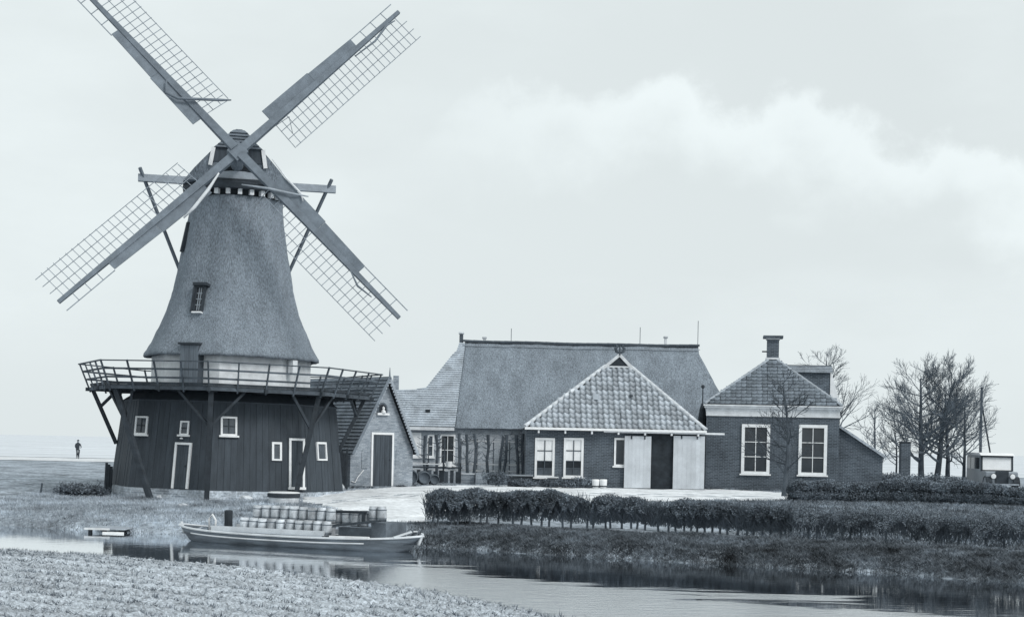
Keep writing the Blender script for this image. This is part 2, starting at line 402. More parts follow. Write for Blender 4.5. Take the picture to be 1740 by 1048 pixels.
V = (V * s[:, None] + base[:, None]).reshape(-1, 3); q = np.arange(n)[:, None] * 4
Fc = np.concatenate([q + [0, 1, 3], q + [1, 2, 3], q + [2, 0, 3]], 0)
clod = link(bpy.data.objects.new('soil_clods', mesh_np('soil_clods', V, Fc, M_SOIL)))
tag(clod, 'loose clods scattered over the ploughed field', 'soil', kind='stuff')

# dark stubble added in rows so the furrow lines show
g_ = np.random.default_rng(77); n = 60000; x = g_.uniform(-14, 5, n); row = g_.integers(1, 22, n); e = .25 + row * .95 + g_.normal(0, .05, n); y = near_y(x) - e
k = (y > 17) & (np.abs(x) < y * .36); x, y = x[k], y[k]
M_STUB = mat('stubble', 0.20, 0.95, 0.3, 2)
tag(link(bpy.data.objects.new('stubble', blades(np.stack([x, y, field_h(x, y) - .02], 1), .07, .011, g_, M_STUB, 'stubble', .8))), 'short dark stubble added in rows to make the furrows show', 'stubble', kind='stuff')

# sandy yard and path
yard_px = [(512, 842), (560, 836), (600, 833), (690, 826), (900, 825), (1060, 827), (1200, 829), (1345, 838), (1345, 851), (1030, 851), (840, 853), (760, 868), (720, 890), (650, 889), (600, 876), (555, 862), (515, 854)]
yp = np.array([ground_px(u, v).xy for u, v in yard_px])
def inside(x, y):
    r = np.zeros(x.shape, bool); j = len(yp) - 1
    for i in range(len(yp)):
        xi, yi = yp[i]; xj, yj = yp[j]
        r ^= ((yi > y) != (yj > y)) & (x < (xj - xi) * (y - yi) / (yj - yi + 1e-12) + xi); j = i
    return r
def yard_keep(x, y): return inside(x + wob(x, y, 3.1, .28), y + wob(y, x, 2.7, .5))
yard = link(bpy.data.objects.new('yard', grid_mesh('yard', np.arange(yp[:, 0].min() - 1, yp[:, 0].max() + 1, .16), np.arange(yp[:, 1].min() - 1, yp[:, 1].max() + 1, .22), lambda x, y: height(x, y) + .012, M_PATH, keep=yard_keep)))
tag(yard, 'pale sandy yard and path in front of the farm buildings', 'yard', kind='structure')
# far road and the meadow beyond it, coloured pale for haze
rd = link(bpy.data.objects.new('road', grid_mesh('road', np.linspace(-160, -22, 60), np.array([124, 128, 132, 136, 141.]), lambda x, y: height(x, y) + .02, M_PATH)))
tag(rd, 'pale road crossing the meadow behind the mill', 'road', kind='structure')
M_MEADOW = mat('hazed_meadow', 0.60, 0.95, 0.15, 0.05, fine=0.15, fscale=0.6)  # distance haze is put into this pale tone
md = link(bpy.data.objects.new('meadow', grid_mesh('meadow', np.concatenate([-geo(30, 5000, 25)[::-1], np.arange(-25, 26, 10), geo(30, 5000, 25)]), geo(143, 8800, 30), lambda x, y: height(x, y) + .02, M_MEADOW)))
tag(md, 'flat meadow stretching to the horizon beyond the road, coloured pale for haze', 'meadow', kind='structure')

# grass blades on the banks
def scatter(n, u0, u1, d0, d1, seed, excl_yard=True):
    g_ = np.random.default_rng(seed); x = g_.uniform(u0, u1, n); y = far_y(x) + d0 + (d1 - d0) * g_.uniform(0, 1, n)
    k_ = np.abs(x) < y * 0.46
    x0_ = u0 + np.abs(g_.normal(0, .9, n)); k_ &= x > x0_
    if excl_yard: k_ &= ~inside(x, y)
    x, y = x[k_], y[k_]; return np.stack([x, y, height(x, y) - .01], 1), g_
P, g_ = scatter(70000, -20, -2.4, -0.2, 16, 21)
tag(link(bpy.data.objects.new('bank_grass', blades(P, .10, .012, g_, M_BLADE, 'bank_grass', .5))), 'short rough grass on the bank below the mill', 'grass', kind='stuff')
P, g_ = scatter(150000, -3.2, 19, -0.2, 4.4, 22)
tag(link(bpy.data.objects.new('bank_weeds', blades(P, .085, .014, g_, M_WEED, 'bank_weeds', .9))), 'dark tangled weeds on the bank below the hedge', 'weeds', kind='stuff')
P, g_ = scatter(170000, 6.4, 34, 4.2, 36, 25)
tag(link(bpy.data.objects.new('garden_weeds', blades(P, .12, .02, g_, M_WEED, 'garden_weeds', .9))), 'dark rough grass between the canal hedge and the garden hedge', 'grass', kind='stuff')
P, g_ = scatter(30000, -20, 16, 16, 45, 23)
tag(link(bpy.data.objects.new('meadow_grass', blades(P, .09, .014, g_, M_BLADE, 'meadow_grass', .5))), 'thin grass around the buildings', 'grass', kind='stuff')
g_ = np.random.default_rng(24); x = g_.uniform(-16, 1.5, 9000); e = np.abs(g_.normal(0, .22, 9000)) + .12; y = near_y(x) - e
P = np.stack([x, y, height(x, y)], 1)
tag(link(bpy.data.objects.new('near_bank_grass', blades(P, .07, .012, g_, M_BLADE, 'near_bank_grass', .5))), 'ragged grass edging the ploughed field along the water', 'grass', kind='stuff')

# ------------------------------------------------------------------ windows and doors
def window(parent, M, x0, x1, z0, z1, nx, ny, fw=0.09, proud=0.05, fm=None, pm=None, sill=True, bar=0.035, bm=None, rows=None, name='window', pane_mats=None):
    fm = fm or M_WHITE; pm = pm or M_GLASS; bm = bm or fm
    mb = MB()
    mb.box(x0, x0 + fw, -proud, 0.06, z0, z1); mb.box(x1 - fw, x1, -proud, 0.06, z0, z1)
    mb.box(x0 + fw, x1 - fw, -proud, 0.06, z1 - fw, z1); mb.box(x0 + fw, x1 - fw, -proud, 0.06, z0, z0 + fw * .8)
    w = mb.build(name, fm, parent, M=M)
    ix0, ix1, iz0, iz1 = x0 + fw, x1 - fw, z0 + fw * .8, z1 - fw
    rows = rows or [i / ny for i in range(ny + 1)]
    bars = MB()
    for i in range(1, nx):
        xx = ix0 + (ix1 - ix0) * i / nx; bars.box(xx - bar / 2, xx + bar / 2, -proud * .55, -.004, iz0, iz1)
    for j in range(1, ny):
        zz = iz0 + (iz1 - iz0) * rows[j]; bars.box(ix0, ix1, -proud * .5, -.006, zz - bar / 2, zz + bar / 2)
    if bars.v: bars.build('glazing_bar', bm, w)
    for i in range(nx):
        for j in range(ny):
            a0 = ix0 + (ix1 - ix0) * i / nx; a1 = ix0 + (ix1 - ix0) * (i + 1) / nx
            b0 = iz0 + (iz1 - iz0) * rows[j]; b1 = iz0 + (iz1 - iz0) * rows[j + 1]
            MB().box(a0 + .004, a1 - .004, -.003, .03, b0 + .004, b1 - .004).build('pane', (pane_mats[j] if pane_mats else pm), w)
    if sill: MB().box(x0 - .07, x1 + .07, -proud - .05, -.002, z0 - .075, z0 - .002).build('sill', fm, w)
    return w
def door(parent, M, x0, x1, z0, z1, fw=.09, proud=.05, planks=4, fm=None, dm=None, name='door', sides=True, bottom=False):
    fm = fm or M_WHITE; dm = dm or M_DOOR; mb = MB()
    mb.box(x0, x0 + fw, -proud, .05, z0, z1); mb.box(x1 - fw, x1, -proud, .05, z0, z1); mb.box(x0 + fw, x1 - fw, -proud, .05, z1 - fw, z1)
    if bottom: mb.box(x0 - .03, x1 + .03, -proud - .05, .05, z0 - .1, z0 - .002)
    d = mb.build(name, fm, parent, M=M); a, b = x0 + fw, x1 - fw
    for i in range(planks):
        MB().box(a + (b - a) * i / planks + .004, a + (b - a) * (i + 1) / planks - .004, -.012 - .006 * (i % 2), .03, z0 + .01, z1 - fw - .003).build('plank', dm, d)
    MB().box(b - .14, b - .08, -.05, -.013, (z0 + z1) / 2 - .05, (z0 + z1) / 2 + .02).build('handle', M_DARK, d)
    return d

# ================================================================== WINDMILL
MILL_D = 67.0
mc = px(386, 828, MILL_D)
PHI = math.atan2(-mc.x, MILL_D)                    # local -Y looks at the photographer
mill = empty('windmill', (mc.x, mc.y, 0), PHI, 'tall thatched windmill with tarred wooden base, open stage and four lattice sails', 'windmill', ry=R(0.7))
MM = wmat(mill)
OFF = -8.0
def dirv(th): t = R(th); return Vector((math.sin(t), -math.cos(t), 0))
def latv(th): t = R(th); return Vector((math.cos(t), math.sin(t), 0))
def octo(Rr, z, off=OFF): return [dirv(off + 45 * k_) * Rr + Vector((0, 0, z)) for k_ in range(8)]
def ring8(mb, secs, cap=True, off=OFF):
    b = len(mb.v)
    for Rr, z in secs: mb.v.extend(tuple(p) for p in octo(Rr, z, off))
    for i in range(len(secs) - 1):
        for k_ in range(8):
            k2 = (k_ + 1) % 8; mb.f.append((b + i * 8 + k_, b + i * 8 + k2, b + (i + 1) * 8 + k2, b + (i + 1) * 8 + k_))
    if cap: mb.f.append(tuple(b + k_ for k_ in reversed(range(8)))); mb.f.append(tuple(b + (len(secs) - 1) * 8 + k_ for k_ in range(8)))
    return mb
C8 = math.cos(R(22.5)); T8 = math.tan(R(22.5))
ZB, ZT, RB, RT = 0.06, 3.55, 4.86, 4.46
ring8(MB(), [(5.0, -.6), (4.97, ZB - .005)]).build('plinth', M_PLINTH, mill)
ring8(MB(), [(RB - .05, ZB), (RT - .05, ZT), (3.7, 4.06)]).build('wall', M_BLACK, mill)
# individual upright boards of the tarred base
def face_matrix(kf, z0, r0, z1, r1):
    th = OFF + 22.5 + 45 * kf; o = dirv(th) * (r0 * C8) + Vector((0, 0, z0)); top_ = dirv(th) * (r1 * C8) + Vector((0, 0, z1))
    z = (top_ - o).normalized(); x = latv(th); y = z.cross(x)
    M = Matrix((x, y, z)).transposed().to_4x4(); M.translation = o; return M
FM = [face_matrix(k_, ZB, RB, ZT, RT) for k_ in range(8)]
HL = (Vector((0, RT * C8, ZT)) - Vector((0, RB * C8, ZB))).length
rnd = random.Random(3)
NPL = 14
plank_meshes = []
for i in range(NPL):
    w0, w1 = RB * C8 * T8, RT * C8 * T8
    f0, f1 = -1 + 2 * i / NPL, -1 + 2 * (i + 1) / NPL; g0 = .004; pr = rnd.choice((0.0, .006, .012))
    mb = MB(); th = .03 + pr
    a0, a1, b0, b1 = f0 * w0 + g0, f1 * w0 - g0, f0 * w1 + g0, f1 * w1 - g0
    lo = rnd.uniform(-.05, .02); y0, y1 = -pr - .012, .04
    mb.add([(a0, y0, lo), (a1, y0, lo), (a1, y1, lo), (a0, y1, lo), (b0, y0, HL), (b1, y0, HL), (b1, y1, HL), (b0, y1, HL)],
           [(0, 3, 2, 1), (4, 5, 6, 7), (0, 1, 5, 4), (1, 2, 6, 5), (2, 3, 7, 6), (3, 0, 4, 7)])
    plank_meshes.append(mb.mesh('plank', M_BLACK))
for kf in range(8):
    for i in range(NPL):
        inst('plank', plank_meshes[(i * (1 if kf % 2 else 1)) % NPL], mill, FM[kf])
ring8(MB(), [(RT + .04, ZT - .03), (RT + .05, ZT + .03), (3.78, 4.055)], cap=False).build('skirt_boarding', M_BLACK, mill)
def mface(kf, u, v): return on_local(MM @ FM[kf], u, v, -.06)
def mill_rect(kf, u0, v0, u1, v1):
    xa, za = mface(kf, u0, v1); xb, zb = mface(kf, u1, v0); return xa, xb, za, zb
# faces: index -1 spans -53..-8 deg (front left), 0 spans -8..37 (front right), 1 spans 37..82, -2 far left
PB = .036
def mwin(kf, u0, v0, u1, v1, nx, ny, pm=None, fw=.085, sill=False):
    x0, x1, z0, z1 = mill_rect(kf, u0, v0, u1, v1)
    M = FM[kf] @ Matrix.Translation((0, -PB, 0)); return window(mill, M, x0, x1, z0, z1, nx, ny, fw, .05, pm=pm, sill=sill, bar=.04, bm=M_DARK)
mwin(-1, 228, 707, 252, 737, 2, 2, M_GLASS2, .07, True)
mwin(-1, 305, 715, 322, 738, 1, 2, M_GLASS2, .06, True)
mwin(0, 375, 708, 403, 739, 2, 2, M_GLASS2, .075, True)
mwin(0, 462, 751, 479, 782, 1, 1, M_GLASS2)
mwin(1, 540, 751, 554, 782, 1, 1, M_GLASS2)
def mdoor(kf, u0, v0, u1, v1, planks, bottom=False):
    x0, x1, z0, z1 = mill_rect(kf, u0, v0, u1, v1)
    M = FM[kf] @ Matrix.Translation((0, -PB, 0)); return door(mill, M, x0, x1, max(z0, .02), z1, .09, .06, planks, dm=M_DOORD, bottom=bottom)
mdoor(-1, 291, 752, 326, 829, 2)
mdoor(0, 491, 745, 518, 827, 2, True)
x, z = mface(-1, 308.5, 745); MB().lathe([(.03, -.02), (.07, -.01), (.07, .02), (.03, .05)], 10, (x, -.07, z)).build('lamp', M_WHITE, mill, M=FM[-1])

# white band above the stage
ring8(MB(), [(3.34, 4.0), (3.34, 5.75)]).build('white_band', M_WHITE2, mill)
# thatched tower: rounded octagon following the flared outline
prof = [(3.55, 5.44), (3.72, 5.42), (3.70, 5.55), (3.42, 6.05), (3.06, 6.8), (2.82, 7.4), (2.64, 7.96), (2.50, 8.6), (2.39, 9.23), (2.22, 10.1), (2.08, 10.92), (1.99, 11.6), (1.96, 12.1), (1.6, 12.16)]
fine = []
for (r0, z0), (r1, z1) in zip(prof, prof[1:]):
    st = max(1, int(math.hypot(r1 - r0, z1 - z0) / .16))
    fine += [(r0 + (r1 - r0) * i / st, z0 + (z1 - z0) * i / st) for i in range(st)]
fine.append(prof[-1])
NS = 96; V = []; Fc = []
for r0, z0 in fine:
    for k_ in range(NS):
        t = 360 * k_ / NS; a = ((t - OFF + 22.5) % 45) - 22.5      # 0 at a corner
        flat = C8 / math.cos(R(22.5 - abs(a))); rr = r0 * (0.55 * flat + 0.45 * (1.0 - 0.035 * abs(a) / 22.5)) if abs(a) > 3 else r0 * (0.55 * C8 / math.cos(R(19.5)) + .45 * .995)
        p = dirv(t) * rr; q = Vector((p.x, p.y, z0))
        rr += .03 * mnoise.noise(q * 1.3) + .022 * mnoise.noise(q * 5)
        p = dirv(t) * rr; V.append((p.x, p.y, z0 + (0.05 * mnoise.noise(q * 2.2) if z0 < 5.6 else 0)))
nr = len(fine)
for i in range(nr - 1):
    for k_ in range(NS):
        k2 = (k_ + 1) % NS; Fc.append((i * NS + k_, i * NS + k2, (i + 1) * NS + k2, (i + 1) * NS + k_))
mb = MB(); mb.v = V; mb.f = Fc
mb.build('thatch_tower', M_THATCH, mill, smooth=True)
# eave soffit, dark
ring8(MB(), [(3.36, 5.46), (3.60, 5.43)], cap=False).build('eave_soffit', M_DARK, mill)
# small window in the thatch
def tower_frame(th, z, rad, slope):
    o = dirv(th) * rad + Vector((0, 0, z)); x = latv(th); zz = (Vector((0, 0, 1)) - dirv(th) * slope).normalized(); y = zz.cross(x)
    M = Matrix((x, y, zz)).transposed().to_4x4(); M.translation = o; return M
Mt = tower_frame(-31, 7.55, 2.73, .20)
x0, z0 = on_local(MM @ Mt, 328, 530, 0); x1, z1 = on_local(MM @ Mt, 350, 486, 0)
w = window(mill, Mt, x0, x1, z0, z1, 3, 4, .07, .06, fm=M_DARK, bm=M_LATH, bar=.03, sill=False)
MB().box(x0, x1, -.12, .1, z0 - .06, z0 - .003).build('sill', M_WHITE, w)
mb = MB(); mb.box(x0 - .1, x1 + .1, -.16, .25, z1 + .003, z1 + .12); mb.box(x0 - .09, x0 - .003, -.1, .25, z0, z1); mb.build('reveal_shade', M_DARK, w)  # dark pieces above and left stand in for the reveal's shade
# dark shutter slit high on the left flank
Mt2 = tower_frame(-82, 9.9, 2.24, .19)
MB().box(-.2, .2, -.03, .2, -.05, 1.2).build('shutter', M_DARK, mill, M=Mt2)
# door onto the stage, under its own little dormer
THD = -30.5
Md = Matrix((latv(THD), -dirv(THD), Vector((0, 0, 1)))).transposed().to_4x4(); Md.translation = dirv(THD) * 3.5 + Vector((0, 0, 4.14))
x0, z1 = on_local(MM @ Md, 307, 585, 0); x1, _ = on_local(MM @ Md, 336, 640, 0)
mb = MB(); mb.box(x0, x1, 0, .7, 0, z1); dd = mb.build('stage_door', M_DOORD, mill, M=Md)
for i in range(4):
    a = x0 + (x1 - x0) * i / 4; b = x0 + (x1 - x0) * (i + 1) / 4
    MB().box(a + .006, b - .006, -.02 - .006 * (i % 2), -.002, .02, z1 - .02).build('plank', M_DOOR, dd)
mb = MB(); mb.box(x0 - .06, x1 + .04, -.12, .9, z1 + .003, z1 + .08); mb.build('dormer_roof', M_DARK, dd)
mb = MB(); mb.add([(x0 - .02, .0, z1 - .6), (x0 - .02, .02, z1 - .05), (x0 - .22, .25, z1 - .5)], [(0, 1, 2)])
# bracket lamp under the eave on the right
mb = MB(); o = dirv(46) * 3.38; mb.box(-.14, .14, -.2, .05, 4.85, 5.4); mb.build('eave_box', M_WHITE2, mill, M=Matrix.Translation(o) @ Matrix.Rotation(R(46), 4, 'Z'))

# ---- stage
SZ = 4.13
R_IN, R_OUT = 3.36, 5.84
NB = 9; dk = []
for i in range(NB):
    r0 = R_IN + (R_OUT - R_IN) * i / NB + .008; r1 = R_IN + (R_OUT - R_IN) * (i + 1) / NB - .008
    mb = MB(); pts = []
    for z_ in (SZ - .05, SZ):
        for r_, s_ in ((r0, -1), (r0, 1), (r1, 1), (r1, -1)): pts.append((s_ * (r_ * C8 * T8 - .006), -r_ * C8, z_))
    mb.add(pts, [(0, 1, 2, 3), (7, 6, 5, 4), (0, 4, 5, 1), (1, 5, 6, 2), (2, 6, 7, 3), (3, 7, 4, 0)])
    dk.append(mb.mesh('deck_board', M_STAGE))
rails = []
post_m = MB().bar((0, -R_OUT + .03, SZ - .28), (0, -6.33, SZ + .93), .075, .075).mesh('rail_post', M_STAGE)
def rail_mesh(fr, th, w):
    Rr = R_OUT + (6.33 - R_OUT) * fr; z_ = SZ + .9 * fr; a = Rr * C8; h = a * T8 + .02
    return MB().bar((-h, -a - .02, z_), (h, -a - .02, z_), w, th).mesh('rail', M_STAGE)
rail_ms = [rail_mesh(1.0, .045, .10), rail_mesh(.66, .075, .035), rail_mesh(.30, .075, .035)]
edge_m = MB().box(-R_OUT * C8 * T8 - .02, R_OUT * C8 * T8 + .02, -R_OUT * C8 - .06, -R_OUT * C8 + .02, SZ - .19, SZ - .055).mesh('edge_beam', M_STAGE)
kick_m = MB().box(-R_OUT * C8 * T8, R_OUT * C8 * T8, -R_OUT * C8 - .03, -R_OUT * C8 + .02, SZ + .003, SZ + .10).mesh('kick_board', M_DARK)
joist_m = MB().box(-.06, .06, -R_OUT * C8 - .28, -R_IN * C8, SZ - .22, SZ - .055).mesh('joist', M_DARK)
for k_ in range(8):
    Rk = Matrix.Rotation(R(OFF + 22.5 + 45 * k_), 4, 'Z')
    for m_ in dk: inst('deck_board', m_, mill, Rk)
    for m_ in rail_ms: inst('rail', m_, mill, Rk)
    inst('edge_beam', edge_m, mill, Rk); inst('kick_board', kick_m, mill, Rk)
    for j in range(4):
        f = j / 4.0                         # posts along the side, first on the corner
        a, b = dirv(OFF + 45 * k_), dirv(OFF + 45 * (k_ + 1)); p = a.lerp(b, f)
        p0 = p * R_OUT; p1 = p * 6.34
        MB().bar((p0.x, p0.y, SZ - .26), (p1.x, p1.y, SZ + .93), .06, .06).build('rail_post', M_STAGE, mill)
        if j in (0, 2):
            q0, q1 = p * (R_IN + .1), p * (R_OUT + .2); MB().bar((q0.x, q0.y, SZ - .14), (q1.x, q1.y, SZ - .14), .13, .15).build('joist', M_DARK, mill)
def strut(t0, r0, z0, t1, r1, z1, w=.17, knee=None):
    p0 = dirv(t0) * r0 + Vector((0, 0, z0)); p1 = dirv(t1) * r1 + Vector((0, 0, z1))
    s_ = MB().bar(p0, p1, w, w).build('strut', M_DARK, mill)
    for (tk, rk) in knee or ():
        a = p0.lerp(p1, .68); b = dirv(tk) * rk + Vector((0, 0, SZ - .2)); MB().bar(a, b, .1, .1).build('knee_brace', M_DARK, s_)
strut(-34, 5.2, -.5, -53, 5.6, 3.98, .2, [(-62, 5.4), (-46, 5.3)])
strut(-8.5, 5.25, -.5, -7.5, 5.6, 3.98, .2, [(-22, 5.3), (6, 5.3)])
strut(30, 5.2, -.45, 38.5, 5.6, 3.98, .19, [(27, 5.3), (50, 5.3)])
strut(-97, 4.68, 1.75, -98, 5.75, 3.98, .14, [(-106, 5.0), (-92, 4.7)])
strut(82, 4.62, 1.7, 82, 5.65, 3.98, .15, [(72, 5.2), (90, 5.2)])
for k_ in (3, 4, 5): strut(OFF + 45 * k_, 5.0, -.3, OFF + 45 * k_, 5.6, 3.98, .18)
# dark upright tarred boarding at the mill's right flank and a leaning hatch on the left
# ---- cap
CB = 12.62
hw = [(2.2, 0), (1.80, .50), (1.38, .96), (1.02, 1.34), (.70, 1.62), (.46, 1.88), (.28, 2.08), (.12, 2.17)]
def cap_sec(y, sw, sh, z0=CB): return [Vector((-a * sw, y, z0 + b * sh)) for a, b in hw] + [Vector((a * sw, y, z0 + b * sh)) for a, b in reversed(hw)]
secs = [cap_sec(-1.9, .97, 1.0), cap_sec(-1.2, 1.0, 1.0), cap_sec(0, 1.02, .98), cap_sec(1.2, .95, .9), cap_sec(2.1, .78, .75), cap_sec(2.7, .5, .5), cap_sec(2.9, .3, .3)]
mb = MB(); npf = len(secs[0])
for s_ in secs: mb.v.extend(tuple(p) for p in s_)
for i in range(len(secs) - 1):
    for k_ in range(npf - 1): mb.f.append((i * npf + k_, i * npf + k_ + 1, (i + 1) * npf + k_ + 1, (i + 1) * npf + k_))
    mb.f.append((i * npf + npf - 1, i * npf, (i + 1) * npf, (i + 1) * npf + npf - 1))
mb.f.append(tuple(range(npf))); mb.f.append(tuple(reversed(range((len(secs) - 1) * npf, len(secs) * npf))))
capo = mb.build('cap', M_THATCH, mill)
def cap_half(z):                     # half width of the cap front at height z above CB
    for (a0, b0), (a1, b1) in zip(hw, hw[1:]):
        if b0 <= z <= b1: return (a0 + (a1 - a0) * (z - b0) / (b1 - b0)) * .97
    return .1
z_ = 1.38; i = 0
while z_ < 2.10:                      # horizontal weather boards of the cap front
    a, b = cap_half(z_) + .03, cap_half(min(z_ + .125, 2.16)) + .03
    MB().add([(-a, -2.06, CB + z_), (a, -2.06, CB + z_), (a, -1.9, CB + z_), (-a, -1.9, CB + z_), (-b, -1.99, CB + z_ + .12), (b, -1.99, CB + z_ + .12), (b, -1.9, CB + z_ + .12), (-b, -1.9, CB + z_ + .12)],
             [(0, 3, 2, 1), (4, 5, 6, 7), (0, 1, 5, 4), (1, 2, 6, 5), (2, 3, 7, 6), (3, 0, 4, 7)]).build('weather_board', M_SAIL, capo)
    z_ += .125
MB().prism([(-1.1, CB + .8), (1.1, CB + .8), (1.0, CB + 1.38), (-1.0, CB + 1.38)], 'y', -1.95, -1.902).build('breast_board', M_DOORD, capo)
MB().prism([(-.95, CB + .33), (.95, CB + .33), (.7, CB + .8), (-.7, CB + .8)], 'y', -1.93, -1.904).build('front_opening', M_VOID, capo)
arc = [(-1.0, CB + .12)] + [(1.0 * math.cos(math.pi * (1 - i / 10)), CB + .18 + .26 * math.sin(math.pi * i / 10)) for i in range(11)] + [(1.0, CB + .12)]
MB().prism(arc, 'y', -2.02, -1.94).build('beard', M_BEAM, capo)
MB().box(-1.25, 1.25, -2.1, -1.92, CB - .06, CB + .115).build('breast_beam', M_DARK, capo)
for s_ in (-1, 1):
    MB().bar((s_ * 1.0, -1.99, CB + 1.36), (s_ * 1.12, -1.99, CB + .62), .16, .08, up=(0, 1, 0)).build('stile', M_WHITE, capo)
# rim under the cap: dark ring above, a row of pale blocks below
mb = MB(); mb.lathe([(1.95, 12.34), (2.22, 12.36), (2.26, 12.58), (2.1, 12.66)], 40); mb.build('cap_ring', M_DARK, mill)
MB().lathe([(1.75, 12.05), (1.75, 12.36)], 32).build('curb_core', M_DARK, mill)
tooth = MB().box(-.085, .085, -2.06, -1.86, 12.13, 12.40).mesh('rim_block', M_WHITE2)
for i in range(26): inst('rim_block', tooth, mill, Matrix.Rotation(2 * math.pi * i / 26 + .06, 4, 'Z'))
# cross beam, braces, tail pole
MB().box(-4.12, 4.18, .55, .85, 12.82, 13.12).build('cross_beam', M_BEAM, mill)
for s_, x0 in ((-1, -4.05), (1, 3.98)):
    p1 = Vector((s_ * .25, 5.7, 4.5)); p0 = Vector((x0, .4, 13.35)); MB().bar(p0, p1, .11, .11).build('tail_brace', M_SAIL, mill)
MB().bar((0, 2.6, 12.75), (0, 5.9, 4.4), .3, .3).build('tail_pole', M_SAIL, mill)

# ---- sails
TILT = R(13)
HUB = Vector((-.03, -3.05, 13.57))
nrm = Vector((0, -math.cos(TILT), math.sin(TILT))); upv = Vector((0, math.sin(TILT), math.cos(TILT))); rt = Vector((1, 0, 0))
shaft = MB(); shaft.tube([HUB - nrm * 2.6 + Vector((0, 0, 0)), HUB + nrm * .1], .26, 12); 
sh = shaft.build('windshaft', M_SAIL, mill)
MB().box(-.3, .3, -.3, .3, -.32, .3).build('poll_end', M_SAIL, sh, M=(lambda M: (setattr(M, 'translation', HUB + nrm * .05), M)[1])(Matrix((rt, upv, nrm)).transposed().to_4x4() @ Matrix.Rotation(R(45), 4, 'Z')))
bar_m = MB().box(-.0125, .0125, -1.36, -.05, -.012, .012).mesh('sail_bar', M_LATH)
sbar_m = MB().box(-.015, .015, .05, .47, -.014, .014).mesh('sail_bar', M_LATH)
LEN = 9.35
stock_m = MB().bar((.18, 0, 0), (LEN, 0, 0), .34, .30, w1=.15, h1=.14).mesh('sail', M_SAIL)
lath_m = MB().box(2.0, LEN, -.013, .013, -.012, .012).mesh('sail_lath', M_LATH)
slath_m = MB().box(6.9, LEN, -.018, .018, -.014, .014).mesh('sail_lath', M_LATH)
bd1 = MB(); bd1.slab([(1.95, .06, .05), (4.5, .06, .05), (4.5, .56, .13), (1.95, .60, .13)], .03); bd1 = bd1.mesh('wind_board', M_SAIL)
bd2 = MB(); bd2.slab([(4.51, .05, .05), (6.9, .05, .05), (6.9, .45, .12), (4.51, .52, .12)], .03); bd2 = bd2.mesh('wind_board', M_SAIL)
lead1 = MB().box(1.95, 6.9, .5, .58, .1, .125).mesh('leading_edge', M_WHITE2)
for ai, (ang, off) in enumerate(((46.4, .0), (134.2, .17), (225.0, .0), (314.6, .17))):
    x_ = rt * math.cos(R(ang)) + upv * math.sin(R(ang)); y_ = nrm.cross(x_)
    M = Matrix((x_, y_, nrm)).transposed().to_4x4(); M.translation = HUB + nrm * (.1 + off)
    so = inst('sail', stock_m, mill, M)
    rr = 2.0; i = 0
    while rr <= LEN - .02:
        tw = R(16 - 12 * (rr - 2) / 7.3)
        inst('sail_bar', bar_m, so, Matrix.Translation((rr, 0, 0)) @ Matrix.Rotation(tw, 4, 'X'))
        if rr > 6.95 and i % 2 == 0: inst('sail_bar', sbar_m, so, Matrix.Translation((rr, 0, 0)))
        rr += (LEN - 2.02) / 24.0; i += 1
    for off_y in (-.50, -.92, -1.34):
        inst('sail_lath', lath_m, so, Matrix.Translation((0, off_y * math.cos(R(10)), off_y * math.sin(R(10)))))
    inst('sail_lath', slath_m, so, Matrix.Translation((0, .46, 0)))
    inst('wind_board', bd1, so); inst('wind_board', bd2, so)
    def cloth(pts, r_=.05, m_=M_SAIL): MB().tube(pts, [r_ * (.5 if i_ in (0, len(pts) - 1) else 1) for i_ in range(len(pts))], 6).build('furled_sail_cloth', m_, so, smooth=True)
    if ai == 1: cloth([(4.0, .15, .22), (3.6, .55, .25), (3.1, .35, .28), (2.6, -.2, .28), (2.0, -.9, .22), (1.75, -1.25, .15)], .06)
    if ai == 2: cloth([(1.2, .2, .2), (2.0, .45, .25), (2.9, .62, .2), (3.5, .65, .12)], .07, M_WHITE2); 
    if ai == 3: cloth([(1.2, .75, .2), (2.2, .62, .2), (3.0, .62, .2), (3.3, .45, .2)], .045, M_WHITE2); cloth([(1.2, -.9, .2), (2.0, -.25, .25), (2.7, .25, .25), (3.3, .75, .2)], .05, M_BEAM)
    if ai == 0: cloth([(1.8, -.2, .1), (2.6, -.3, .1), (2.2, -.9, .08)], .025); cloth([(6.5, -.22, .1), (7.6, -.3, .12), (8.5, -.12, .1), (8.9, -.2, .1)], .05)
    if ai == 3: cloth([(6.6, -.1, .1), (7.3, -.35, .12), (8.0, -.25, .1)], .05)

# ================================================================== BUILDINGS
def hit(M, p0, n_, u, v):
    I = M.inverted(); o = I @ EYEV; d = I.to_3x3() @ ray(u, v); p0 = Vector(p0); n_ = Vector(n_)
    return o + d * ((p0 - o).dot(n_) / d.dot(n_))
def frame(o, ex, ey):
    ex = ex.normalized(); n_ = ex.cross(ey).normalized(); ey = n_.cross(ex)
    M = Matrix((ex, ey, n_)).transposed().to_4x4(); M.translation = o; return M
def pantile_mesh(w=.27, l=.40, m=None):
    mb = MB(); n_ = 7
    for j, (yy, dz) in enumerate(((0, .045), (l, .0))):
        for i in range(n_):
            t = i / (n_ - 1); zz = .05 * math.sin(t * 2 * math.pi * .92 + .25) + dz; mb.v.append(((t - .5) * w * 1.05, yy, zz + .03))
    for i in range(n_): t = i / (n_ - 1); mb.v.append(((t - .5) * w * 1.05, 0.0, .05 * math.sin(t * 2 * math.pi * .92 + .25) + .045))
    for i in range(n_ - 1):
        mb.f.append((i, i + 1, n_ + i + 1, n_ + i)); mb.f.append((2 * n_ + i, 2 * n_ + i + 1, i + 1, i))
    return mb.mesh('tile', m or M_PAN, True, False)
